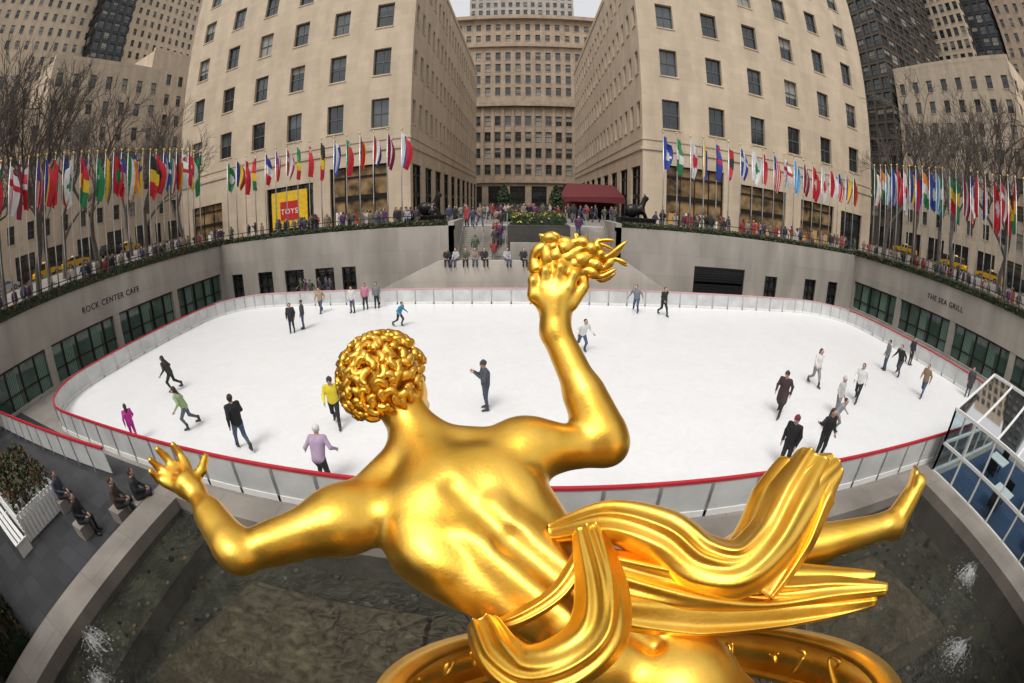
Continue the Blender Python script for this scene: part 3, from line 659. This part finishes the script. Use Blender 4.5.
# ================= PEOPLE =================
POS={
'stand':dict(pel=(0,0,.93),ch=(0,0,1.3),nk=(0,0,1.47),hd=(0,.03,1.6),kl=(-.1,.02,.5),kr=(.1,.03,.5),al=(-.12,-.01,.1),ar=(.12,.02,.1),el=(-.26,-.03,1.15),er=(.26,-.03,1.15),hl=(-.24,.1,.9),hr=(.24,.1,.9)),
'walk':dict(pel=(0,0,.91),ch=(0,.03,1.28),nk=(0,.05,1.45),hd=(0,.09,1.58),kl=(-.1,.2,.5),kr=(.1,-.03,.48),al=(-.1,.28,.1),ar=(.1,-.34,.16),el=(-.27,-.12,1.14),er=(.27,.1,1.14),hl=(-.27,-.05,.9),hr=(.24,.32,1.0)),
'skate':dict(pel=(0,-.06,.88),ch=(0,.1,1.23),nk=(0,.17,1.39),hd=(0,.23,1.52),kl=(-.12,.17,.48),kr=(.16,-.1,.47),al=(-.12,.02,.1),ar=(.26,-.42,.18),el=(-.34,.05,1.10),er=(.34,.05,1.10),hl=(-.42,.22,.94),hr=(.40,.24,.96)),
'wave':dict(pel=(0,0,.93),ch=(0,.02,1.3),nk=(0,.03,1.47),hd=(0,.06,1.6),kl=(-.12,.02,.5),kr=(.13,.03,.5),al=(-.16,-.05,.1),ar=(.2,.05,.1),el=(-.28,0,1.15),er=(.42,.1,1.3),hl=(-.2,.2,1.0),hr=(.66,.2,1.42)),
'phone':dict(pel=(0,0,.93),ch=(0,.0,1.3),nk=(0,.02,1.47),hd=(0,.06,1.6),kl=(-.1,.03,.5),kr=(.1,.0,.5),al=(-.13,0,.1),ar=(.14,-.06,.1),el=(-.25,.1,1.15),er=(.25,.1,1.15),hl=(-.08,.36,1.38),hr=(.08,.36,1.38)),
'sit':dict(pel=(0,0,.52),ch=(0,.03,.88),nk=(0,.06,1.05),hd=(0,.1,1.19),kl=(-.12,.43,.5),kr=(.12,.43,.52),al=(-.13,.4,.1),ar=(.13,.46,.1),el=(-.25,.06,.78),er=(.25,.06,.78),hl=(-.1,.34,.62),hr=(.1,.34,.62)),
}
SKIN=mat('skin',(.50,.31,.23),.6,0,.06)
def person_mesh(pose,coat,pants,hair,h=.024,long=False,hat=None,longhair=False,skin=None,skates=True,detail=True):
    p=POS[pose]; s=SDF((-.85,-.7,-.02),(.85,.75,1.85),h); s.mats(); k=.045
    g_=lambda n: V3(p[n])
    pel,ch,nk,hd=g_('pel'),g_('ch'),g_('nk'),g_('hd')
    s.cone(pel+V3((-.04,0,0)),ch+V3((-.07,0,0)),.135,.14,k,1); s.cone(pel+V3((.04,0,0)),ch+V3((.07,0,0)),.135,.14,k,1)
    shl=nk+V3((-.18,-.0,-.06)); shr=nk+V3((.18,0,-.06))
    s.cone(shl,shr,.075,.075,k,1)
    s.cone(nk-V3((0,0,.03)),hd,.06,.055,.02,0)
    for a,b_,c_,d in (('kl','al',-1,0),('kr','ar',1,0)):
        hp=pel+V3((.09*c_,0,-.05)); kn=g_(a); an=g_(b_)
        s.cone(hp,kn,.1,.068,k,2); s.cone(kn,an+V3((0,0,.1)),.068,.05,.03,2)
        s.cone(an+V3((0,0,.13)),an,.058,.055,.02,4); s.cone(an+V3((0,-.03,-.03)),an+V3((0,.15,-.045)),.048,.04,.02,4)
        if long: s.cone(hp+V3((0,0,.05)),hp*.35+kn*.65,.13,.135,k,1)
    for sh,e,hn in ((shl,'el','hl'),(shr,'er','hr')):
        E=g_(e); Hn=g_(hn); s.cone(sh,E,.07,.055,.03,1); s.cone(E,Hn,.055,.042,.03,1); d=(Hn-E)/np.linalg.norm(Hn-E); s.cone(Hn+d*.02,Hn+d*.08,.034,.035,.015,0)
    s.ell(hd+V3((0,.01,0)),I3,(.078,.095,.115),.02,0); s.cone(hd+V3((0,.1,.0)),hd+V3((0,.115,-.025)),.012,.018,.01,0)
    if hat: s.ell(hd+V3((0,-.012,.045)),I3,(.098,.112,.1),.02,3); s.ell(hd+V3((0,-.01,.15)),I3,(.03,.03,.03),.01,3)
    else: s.ell(hd+V3((0,-.03,.035)),I3,(.092,.1,.105),.02,3)
    if longhair: s.cone(hd+V3((0,-.06,0)),nk+V3((0,-.1,-.05)),.085,.06,.03,3)
    V,F,FM=s.mesh()
    mb=MB(); sk_=skin or SKIN
    mats=[sk_,colmat(coat),colmat(pants),colmat(hat or hair),BLACK if not skates else colmat((.05,.05,.055))]
    mb.add(V,F,None,FM,mats)
    if detail:
        for sg in (-1,1):
            mb.obox(hd+V3((sg*.032,.098,.012)),(.013,0,0),(0,.008,0),(0,0,.006),BLACK)
            mb.obox(hd+V3((sg*.08,.0,-.0)),(.008,0,0),(0,.018,0),(0,0,.028),sk_)
        mb.obox(hd+V3((0,.1,-.055)),(.022,0,0),(0,.006,0),(0,0,.005),colmat((.35,.12,.1)))
        for e,hn,sg in (('el','hl',-1),('er','hr',1)):
            E=Vector(p[e]); Hn=Vector(p[hn]); d=(Hn-E).normalized()
            sd=d.cross(Vector((1,0,0))).normalized() if abs(d.x)<.9 else d.cross(Vector((0,0,1))).normalized(); cr=d.cross(sd)
            for q in range(4):
                b0=Hn+d*.09+sd*(-.027+.018*q); Lf=(.062,.074,.078,.068)[q]
                mb.tube([b0,b0+d*Lf*.55,b0+d*Lf+cr*.02],[.011,.01,.007],sk_,5)
            b0=Hn+d*.05+sd*.03; mb.tube([b0,b0+d*.03+sd*.025,b0+d*.06+sd*.03],[.013,.012,.008],sk_,5)
        if skates and pose!='sit':
            for a in ('al','ar'):
                c=Vector(p[a]); mb.obox((c.x,c.y+.05,c.z-.085),(.004,0,0),(0,.15,0),(0,0,.016),STEEL)
    return mb
K0=(.02,.02,.024); JN=(.06,.09,.16); GY=(.18,.18,.19)
def person(x,y,z,face,pose,coat,pants=K0,hair=(.05,.03,.02),sc=1,**kw):
    mb=person_mesh(pose,coat,pants,hair,**kw)
    return mb.build('skater' if kw.get('skates',True) else 'person',True,(x,y,z),rad(face),sc)
sk=[(-13.0,20.3,200,'stand',K0,K0,{}),(-12.6,21.0,120,'stand',(.05,.05,.06),JN,{}),(-13.2,24.6,180,'walk',(.4,.28,.18),JN,{}),
(-10.8,24.5,170,'stand',(.6,.6,.58),JN,dict(longhair=True)),(-10.2,25.3,190,'stand',(.5,.2,.28),K0,{}),(-9.5,25.6,180,'stand',GY,K0,{}),
(-6.7,21.5,250,'skate',(.05,.25,.4),(.03,.04,.05),dict(sc=.85)),(2.6,17.8,200,'skate',(.7,.7,.68),JN,dict(sc=.95)),(6.9,24.9,150,'skate',(.2,.22,.25),JN,dict(sc=1.08)),(8.5,24.3,200,'walk',K0,K0,dict(sc=1.05)),
(-15.1,11.9,110,'skate',(.03,.03,.03),K0,dict(longhair=True,sc=1.02)),(-11.5,9.3,120,'skate',(.3,.42,.22),(.12,.13,.15),dict(longhair=True)),(-13.4,7.8,60,'walk',(.5,.03,.3),(.45,.02,.25),dict(sc=.85,longhair=True)),
(-8.3,8.7,60,'walk',(.012,.012,.015),JN,dict(sc=1.08)),(-5.8,10.7,200,'walk',(.75,.6,.03),K0,dict(hat=(.04,.04,.04))),(-4.9,7.7,10,'skate',(.42,.32,.45),K0,dict(hat=(.7,.68,.65))),
(-1.2,12.2,110,'phone',(.07,.08,.1),(.06,.07,.1),dict(hat=(.05,.05,.06))),(9.0,11.3,130,'walk',(.05,.03,.035),K0,dict(long=True,hat=(.05,.03,.03))),
(12.5,13.6,180,'walk',(.7,.68,.66),(.25,.25,.26),dict(longhair=True)),(13.8,11.8,120,'walk',(.7,.7,.7),(.02,.02,.025),dict(longhair=True)),
(19.7,14.0,100,'skate',(.02,.02,.025),(.05,.06,.09),dict(sc=1.08)),(19.4,14.9,60,'stand',GY,JN,{}),(23.0,15.5,170,'stand',K0,K0,{}),(19.1,11.4,100,'walk',(.25,.17,.1),JN,{}),(23.9,10.6,120,'stand',(.05,.05,.06),JN,dict(long=True)),
(7.3,8.2,120,'stand',(.02,.015,.02),K0,dict(hat=(.16,.02,.04))),(8.9,8.4,180,'wave',(.015,.015,.018),K0,dict(longhair=True)),(10.7,9.8,200,'skate',(.3,.3,.32),GY,dict(sc=.82)),(11.7,10.9,200,'stand',(.5,.5,.5),(.2,.2,.22),dict(sc=.92,hat=(.5,.5,.5)))]
for x,y,fc,po_,c1,c2,kw in sk: person(x,y,.03,fc,po_,c1,c2,**kw)
for x,y,z,fc,po_,c1 in [(-11.2,3.2,0,-60,'sit',K0),(-10.3,4.4,0,-50,'sit',(.06,.04,.03)),(-9.9,5.0,0,-40,'sit',K0),(-13.2,3.5,0,-60,'sit',(.05,.06,.09))]:
    person(x,y,z,fc,po_,c1,skates=False)
sb=MB()
for x,y in ((-11.25,3.15),(-10.35,4.35),(-9.95,4.95),(-13.25,3.45)): sb.box(x-.28,x+.28,y-.25,y+.2,0,.4,GRAN)
sb.build('stone_bench')
VAR=[]
cols=[K0,(.05,.06,.1),(.3,.05,.05),(.25,.2,.15),(.4,.4,.42),(.08,.1,.06),(.5,.45,.4),(.1,.03,.1),(.03,.03,.035),(.06,.05,.05)]
for i in range(14):
    mb=person_mesh(['stand','walk','phone','stand'][i%4],cols[i%10],[K0,JN,GY][i%3],(.05,.03,.02),h=.034,long=i%3==0,hat=cols[(i*5)%10] if i%4==1 else None,longhair=i%2==0,skates=False)
    o_=mb.build('person',True,(-20+i*1.3+random.uniform(-.3,.3),31.8+random.uniform(0,1.2),PZ),rad(180+random.uniform(-40,40))); VAR.append(mb.me)
SITM=[]
for i in range(5):
    mb=person_mesh('sit',cols[(0,4,5,3,8)[i]],[K0,JN][i%2],(.05,.03,.02),h=.034,skates=False,longhair=i%2==0); o_=mb.build('person',True,(-5.2+i*.62,28.3,2.2),rad(180+random.uniform(-40,40))); SITM.append(mb.me)
for i in range(4): inst(SITM[(i*3+1)%5],'person',(-1.2+i*1.1,28.3,2.2),rad(180+random.uniform(-50,50)))
def crowd(n,x0,x1,y0,y1,z=PZ):
    for i in range(n): inst(random.choice(VAR),'person',(random.uniform(x0,x1),random.uniform(y0,y1),z),random.uniform(0,6.28),random.uniform(.92,1.06))
crowd(30,9,29,31.6,33.4); crowd(24,-24,-9,32.2,34.5); crowd(48,-8,9,36,60); crowd(30,-9,9,60,105); crowd(20,-40,-13,36,43); crowd(22,13,42,36,43)
crowd(34,-29.5,-28.3,2,29); crowd(26,32.2,33.5,6,29); crowd(18,-38,-31,8,40); crowd(18,34,41,8,40)
for i in range(6): inst(random.choice(VAR),'person',(-17+i*.6,28.3+random.uniform(-.5,.5),0),random.uniform(0,6))
for k in (1,2,3,5,6,8,9,11,14,16):
    x=random.choice((-4.2,-3.6,-2.2,-1.9,4.2,5.6)); y1=35-k*(5/18)-.14; inst(random.choice(VAR),'person',(x,y1,PZ-(k+1)*2.8/18+.078),random.choice((0,3.1)))
# ================= HEDGES / RAIL =================
def leaves(mb,x0,x1,y0,y1,z0,z1,n,sz,mats):
    for i in range(n):
        c=Vector((random.uniform(x0,x1),random.uniform(y0,y1),z0+(z1-z0)*random.random()**.7))
        a=Vector((random.gauss(0,1),random.gauss(0,1),random.gauss(0,1))).normalized(); b_=a.orthogonal().normalized(); s_=sz*random.uniform(.6,1.4)
        mb.poly([c-a*s_,c+b_*s_*.5,c+a*s_,c-b_*s_*.5],random.choice(mats))
def hedge(x0,x1,y0,y1,z0,z1,n,name='hedge',mats=(GREEN,GREEN2,GREEN2,BROWNL),sz=.12):
    m=MB(); m.box(x0+.12,x1-.12,y0+.12,y1-.12,z0-.02,z1-.15,GREEN2); leaves(m,x0,x1,y0,y1,z0,z1,n,sz,mats); m.build(name)
hedge(HX0-.5,HX0+.2,HY0,HY1+.5,TOPZ,TOPZ+.55,6500); hedge(HX1-.2,HX1+.5,HY0,HY1+.5,TOPZ,TOPZ+.55,6500)
hedge(HX0+.3,-5.5,HY1,HY1+.5,TOPZ,TOPZ+.4,3500); hedge(7,HX1-.3,HY1,HY1+.5,TOPZ,TOPZ+.4,3500)
hedge(-1,3,30.6,34.8,PZ+.2,PZ+1.0,2500,'flower_bed',(GREEN,GREEN,GREEN2,colmat((.5,.4,.05))))
for i in range(5): hedge(-2.2,3.6,40+i*12,48+i*12,PZ+.3,PZ+1.1,1200,'flower_bed',(GREEN,GREEN,GREEN2,GREEN2,colmat((.5,.1,.1))))
rl=MB()
def rail(a,b,z):
    a=Vector(a+(0,)); b=Vector(b+(0,)); n=int((b-a).length/1.5)
    rl.seg((a.x,a.y,z+1.0),(b.x,b.y,z+1.0),.06,.06,BLACK); rl.seg((a.x,a.y,z+.5),(b.x,b.y,z+.5),.03,.03,BLACK)
    for i in range(n+1):
        p=a.lerp(b,i/n); rl.box(p.x-.025,p.x+.025,p.y-.025,p.y+.025,z,z+1.0,BLACK)
rail((HX0-.9,HY0),(HX0-.9,HY1+.9),PZ); rail((HX0-.9,HY1+.9),(-5.5,HY1+.9),PZ); rail((7,HY1+.9),(HX1+.9,HY1+.9),PZ); rail((HX1+.9,HY1+.9),(HX1+.9,HY0),PZ)
rl.build('railing')
# ================= FLAGS =================
fc={'r':(.50,.015,.03),'w':(.62,.62,.61),'b':(.02,.05,.28),'g':(.02,.20,.07),'y':(.72,.48,.03),'k':(.02,.02,.02),'o':(.7,.22,.02),'c':(.12,.35,.60),'m':(.22,.01,.04)}
# layout letter (V vertical bands, H horizontal bands, D disc, C cross, S stripes with canton) + colours
des=['Hrwb','Vbwr','Hgwr','Vryg','Hkry','Hbwb','Hrwr','Vgyr','Dwr','Vowg','Hcwc','Drw','Hgwo','Cbw','Cwr','Crw','Dgy','Drg','Hrrw','Srwb','Dbw','Hwbr','Hyyb','Vgwg','Cyb','Vkyr','Dwg','Hmwm','Srwb','Drk','Hbyr','Cbr','Dgw']
FM_=[]; PH=7.6
def flagcol(d,u,v):
    k=d[0]; c=d[1:]
    if k=='H': return c[min(len(c)-1,int(u*len(c)))]
    if k=='V': return c[min(len(c)-1,int(v*len(c)))]
    if k=='D': return c[1] if ((u-.5)**2/.07+(v-.5)**2/.035)<1 else c[0]
    if k=='C': return c[1] if abs(u-.5)<.12 or abs(v-.38)<.08 else c[0]
    if k=='S': return 'b' if (v<.42 and u<.5) else ('r' if int(u*9)%2==0 else 'w')
for d in des:
    m=MB(); nx_,nz_=14,20; Wf=random.uniform(.5,.9); Hf=random.uniform(2.1,3.0); ph=random.uniform(0,6); fl_=random.uniform(.0,.6)
    V=[]; 
    for j in range(nz_+1):
        for i in range(nx_+1):
            u=i/nx_; v=j/nz_; droop=(u**1.2)*.8
            x=.05+u*Wf*(.55+.45*math.sin(v*3.0+.3))*(1+.5*fl_*(1-v)); y=(.14*math.sin(u*9+ph+v*1.2)+.05*math.sin(u*19+v*3))*(.5+u); z=-v*Hf*(1-.15*u)-droop
            V.append((x,y,z))
    n0=len(m.v); m.v+=V
    for j in range(nz_):
        for i in range(nx_):
            c=flagcol(d,(i+.5)/nx_,(j+.5)/nz_)
            m.f.append((n0+j*(nx_+1)+i,n0+j*(nx_+1)+i+1,n0+(j+1)*(nx_+1)+i+1,n0+(j+1)*(nx_+1)+i)); m.m.append(m.mi(mat('flag_'+c,fc[c],.7,0,.15)))
    m.tube([(0,0,-PH),(0,0,.25)],[.055,.035],STEEL,8)
    m.tube([(0,0,.2),(0,0,.27),(0,0,.34),(0,0,.4)],[.02,.08,.08,.01],mat('gilt',(.8,.55,.15),.3,.9),8)
    FM_.append(m)
posn=[]
y=.5
while y<30: posn.append((HX0-1.5-random.random()*.2,y,1.17)); posn.append((HX1+1.5+random.random()*.2,y,1.17)); y+=.82
x=HX0
while x<-9: posn.append((x,HY1+1.6,1.02)); x+=1.15
x=10.5
while x<HX1+1: posn.append((x,HY1+1.6,1.02)); x+=1.15
bag=[]
for p in posn:
    if not bag: bag=list(range(len(FM_))); random.shuffle(bag)
    m=FM_[bag.pop()]; zz=PZ+PH*p[2]
    if not hasattr(m,'me'): m.build('flagpole',True,(p[0],p[1],zz),random.uniform(-.8,.8),p[2]); 
    else: inst(m.me,'flagpole',(p[0],p[1],zz+random.uniform(-.12,.0)),random.uniform(-1.6,1.4),p[2])
# ================= TREES =================
def tree():
    m=MB()
    def br(p,d,L,r,dep):
        q=p; pts=[p]; dd=d.copy()
        for i in range(3):
            dd=(dd+Vector((random.gauss(0,.13),random.gauss(0,.13),random.gauss(.04,.08)))).normalized(); q=q+dd*L/3; pts.append(q)
        m.tube(pts,[r,r*.87,r*.76,r*.65],BARK,6 if dep<3 else 3,False)
        if dep>=6: return
        for c in range(3 if dep<6 else 2):
            ax=dd.orthogonal().normalized(); ax.rotate(Matrix.Rotation(random.uniform(0,6.28),3,dd)); nd=(dd+ax*random.uniform(.45,.85)+Vector((0,0,.12))).normalized()
            br(pts[-1] if c<2 else pts[2],nd,L*random.uniform(.62,.84),max(r*.62,.016),dep+1)
    br(Vector((0,0,0)),Vector((0,0,1)),3.8,.22,0); return m
TM=[tree() for _ in range(3)]
tp=[(-33,6),(-33.5,13),(-33.5,20),(-36,28),(-38,36),(-36,10),(-46,22),(-47,34),(38,8),(38,15),(38,22),(40,29),(42,36),(48,20),(49,31),(-33,-2),(37,1),(-40,17),(44,14)]
for i,(x,y) in enumerate(tp):
    m=TM[i%3]; s_=random.uniform(1.25,1.6)
    if not hasattr(m,'me'): m.build('bare_tree',True,(x,y,gz(x)-.05),random.uniform(0,6),s_)
    else: inst(m.me,'bare_tree',(x,y,gz(x)-.05),random.uniform(0,6),s_)
# ================= CARS =================
def car(col,taxi=False,suv=False):
    m=MB(); P_=mat('car_paint_%d'%int(col[0]*90+col[1]*9+col[2]),col,.25,0,.03); h=.35 if suv else 0
    body=[(-2.35,.35),(-2.4,.75),(-2.25,.98),(-1.5,1.02),(1.1,1.0),(2.2,.85),(2.38,.6),(2.35,.35)]
    top=[(-1.75-.4*suv,1.0),(-1.3-.5*suv,1.42+h),(.25,1.45+h),(1.05,1.0)]
    def ext(pr,w0,w1,mm):
        n=len(pr)
        for sg in (-1,1): 
            q=[(x,sg*(w0+(w1-w0)*((z-pr[0][1])/(max(p[1] for p in pr)-pr[0][1]+1e-6))),z) for x,z in pr]; m.poly(q if sg<0 else q[::-1],mm)
        for i in range(n):
            (x,z),(x2,z2)=pr[i],pr[(i+1)%n]; f_=lambda zz:(w0+(w1-w0)*((zz-pr[0][1])/(max(p[1] for p in pr)-pr[0][1]+1e-6)))
            m.poly([(x,-f_(z),z),(x,f_(z),z),(x2,f_(z2),z2),(x2,-f_(z2),z2)],mm)
    ext(body,.9,.92,P_); ext(top,.86,.68,GL[0])
    m.box(-1.25-.5*suv,.22,-.69,.69,1.42+h,1.48+h,P_)
    for x in (-.45,): 
        for sg in (-1,1): m.tube([(x,sg*.9,1.0),(x,sg*.71,1.45+h)],[.05,.04],P_,4)
    for x in (-1.5,1.45):
        for sg in (-1,1): m.tube([(x,sg*.72,.33),(x,sg*.95,.33)],[.34,.34],BLACK,14); m.tube([(x,sg*.9,.33),(x,sg*.96,.33)],[.2,.18],STEEL,10)
    for sg in (-1,1): m.box(2.3,2.4,sg*.65-.16,sg*.65+.16,.62,.76,WHITE); m.box(-2.42,-2.36,sg*.7-.14,sg*.7+.14,.7,.88,RED)
    if taxi: m.box(-.5,-.1,-.35,.35,1.49+h,1.66+h,WHITE)
    return m
cm=[car((.75,.42,.01),True),car((.02,.02,.022),False,True),car((.5,.5,.52)),car((.75,.42,.01),True,True)]
cp=[(-57,24,3),(-58,30,0),(-57,37,1),(-62,18,2),(-62,44,0),(-57,12,1),(59,20,1),(60,27,0),(59,34,3),(63,14,2),(64,40,1),(59,11,3),(60,46,0)]
for x,y,i in cp:
    m=cm[i]; nm='taxi' if i in (0,3) else 'parked_car'
    if not hasattr(m,'me'): m.build(nm,False,(x,y,6.01),rad(90))
    else: inst(m.me,nm,(x,y,6.01),rad(90))
# ================= DETAILS =================
def text(name,body,loc,rot,size,m,ext=.02):
    cu=bpy.data.curves.new(name,'FONT'); cu.body=body; cu.size=size; cu.extrude=ext; cu.align_x='CENTER'; cu.space_character=1.15; cu.materials.append(m)
    o_=bpy.data.objects.new(name,cu); SC.collection.objects.link(o_); o_.location=loc; o_.rotation_euler=rot
text('wall_sign','ROCK CENTER CAFE',(HX0+.02,16.6,3.35),(rad(90),0,rad(90)),.55,BLACK); text('wall_sign','THE SEA GRILL',(HX1-.02,18.0,3.5),(rad(90),0,rad(-90)),.55,BLACK)
aw=MB(); MAR=mat('maroon_canvas',(.13,.015,.02),.7)
aw.poly([(4.0,50,PZ+2.6),(11.8,50,PZ+2.9),(11.8,57,PZ+4.6),(5.6,57,PZ+4.6)],MAR); aw.poly([(4.0,50,PZ+2.1),(11.8,50,PZ+2.1),(11.8,50,PZ+2.9),(4.0,50,PZ+2.6)],MAR)
aw.box(5.6,11.8,57,64,PZ,PZ+4.6,MAR); aw.box(4.1,4.25,50.1,50.25,PZ,PZ+2.4,BLACK); aw.build('awning')
for x in (-2.4,3.6):
    tpm=MB(); tpm.tube([(0,0,0),(0,0,1)],[.1,.1],BARK); 
    for i in range(1500):
        z=random.random(); a_=random.uniform(0,6.28); r_=.8*math.sin(math.pi*min(1,z*.75+.2))*random.uniform(.6,1.05)
        c=Vector((r_*math.cos(a_),r_*math.sin(a_),.5+z*3.4)); d_=Vector((random.gauss(0,1),random.gauss(0,1),random.gauss(0,1))).normalized()*.14; e_=d_.orthogonal()*.6; tpm.poly([c-d_,c+e_,c+d_,c-e_],random.choice((GREEN,GREEN2)))
    tpm.build('evergreen_shrub',False,(x,50,PZ))
for x in (-7.6,8.8):
    q=MB(); q.box(-1.4,1.4,-.8,.8,0,.85,BLACK); q.box(-1.55,1.55,-.95,.95,.85,.95,BLACK)
    ss=SDF((-1.3,-.9,.8),(1.3,.9,3.2),.05)
    ss.ell((-.3,0,1.5),I3,(.6,.42,.55),.15); ss.ell((.35,0,1.6),I3,(.45,.36,.4),.15); ss.cone((.5,0,1.8),(.75,0,2.4),.25,.2,.1); ss.ell((.85,0,2.55),I3,(.27,.2,.22),.08)
    ss.cone((-.7,.25,1.2),(-.1,.45,.98),.18,.1,.08); ss.cone((.6,.25,1.5),(.9,.3,.97),.14,.09,.06); ss.cone((.6,-.25,1.5),(.9,-.3,.97),.14,.09,.06); ss.cone((.8,.12,2.7),(.72,.16,2.95),.07,.03,.04); ss.cone((.8,-.12,2.7),(.72,-.16,2.95),.07,.03,.04)
    V_,F_,_=ss.mesh(); q.add(V_,F_,mat('dark_bronze',(.03,.028,.025),.35,.7)); q.build('bronze_sculpture',False,(x,33.5,PZ))
sg_=MB(); sg_.box(-29.5,-24.4,43.9,44.05,PZ+.5,9.6,mat('sign_yellow',(.75,.48,.02),.5)); sg_.box(-28.2,-25.6,43.84,43.9,6.2,8.4,mat('sign_red',(.5,.02,.02),.5)); sg_.build('shop_sign')
text('shop_sign','TOYS',(-26.9,43.83,6.9),(rad(90),0,0),.9,WHITE)
bp_=MB(); bp_.box(-17.6,-13.4,1.4,3.6,0,.75,WHITE)
for i in range(3): bp_.box(-18.0,-13.0,.72+i*.19,.86+i*.19,.42,.46,WHITE)
for i in range(5): bp_.box(-18.0,-13.0,1.34,1.39,.5+i*.12,.58+i*.12,WHITE)
for x in (-17.9,-15.5,-13.1): bp_.box(x-.04,x+.04,.75,1.33,0,.42,WHITE)
for i in range(12): bp_.box(-13.38,-13.33,1.4+i*.19,1.52+i*.19,.05,.95,WHITE)
leaves(bp_,-17.5,-13.5,1.5,3.5,.7,1.5,2200,.1,(GREEN,BROWNL,GREEN2,BROWNL)); bp_.build('planter_bench')
sh=MB(); leaves(sh,-12.6,-10,-2.8,-.9,0,.9,2500,.09,(GREEN,BROWNL,GREEN2)); sh.box(-12.5,-10.1,-2.7,-1,0,.4,GREEN2); sh.build('shrub_bed')
pv=MB(); CLG=clear('clear_glass',(.78,.86,.88),1.5)
x0,x1,y0,y1=13.6,20.0,-2.5,6.3; ez,rz=2.3,3.3; xm=(x0+x1)/2
pv.poly([(x0,y0,0),(x0,y1,0),(x0,y1,ez),(x0,y0,ez)],CLG); pv.poly([(x0,y1,0),(x1,y1,0),(x1,y1,ez),(x0,y1,ez)],CLG)
pv.poly([(x0,y0,ez),(x0,y1,ez),(xm,y1,rz),(xm,y0,rz)],CLG); pv.poly([(x1,y0,ez),(xm,y0,rz),(xm,y1,rz),(x1,y1,ez)],CLG)
ny_=8
for i in range(ny_+1):
    y=y0+(y1-y0)*i/ny_; pv.seg((x0,y,0.01),(x0,y,ez),.07,.07,WHITE); pv.seg((x0,y,ez),(xm,y,rz),.07,.07,WHITE); pv.seg((x1,y,ez),(xm,y,rz),.07,.07,WHITE)
for z in (.06,ez,1.1): pv.box(x0-.05,x0+.05,y0,y1,z-.05,z+.05,WHITE); pv.box(x0,x1,y1-.05,y1+.05,z-.05,z+.05,WHITE)
pv.box(xm-.05,xm+.05,y0,y1,rz-.05,rz+.05,WHITE)
for i in range(6): x=x0+(x1-x0)*i/5; pv.seg((x,y1,0.01),(x,y1,ez+(rz-ez)*(1-abs(x-xm)/(xm-x0))),.07,.07,WHITE)
pv.poly([(x0+.3,y0,.02),(x1,y0,.02),(x1,y1-.3,.02),(x0+.3,y1-.3,.02)],mat('carpet_blue',(.03,.06,.12),.9))
for tx,ty in ((14.8,.5),(14.8,3.2),(17,1.8),(17,4.6)):
    pv.box(tx-.45,tx+.45,ty-.45,ty+.45,.72,.76,WHITE); pv.tube([(tx,ty,.02),(tx,ty,.72)],[.05,.05],BLACK)
    for dx in (-.75,.75): pv.box(tx+dx-.2,tx+dx+.2,ty-.2,ty+.2,.42,.46,BLACK); pv.box(tx+dx*1.25-.02,tx+dx*1.25+.02,ty-.2,ty+.2,.46,.9,BLACK); pv.tube([(tx+dx,ty,.05),(tx+dx,ty,.42)],[.03,.03],BLACK)
pv.build('glass_pavilion')
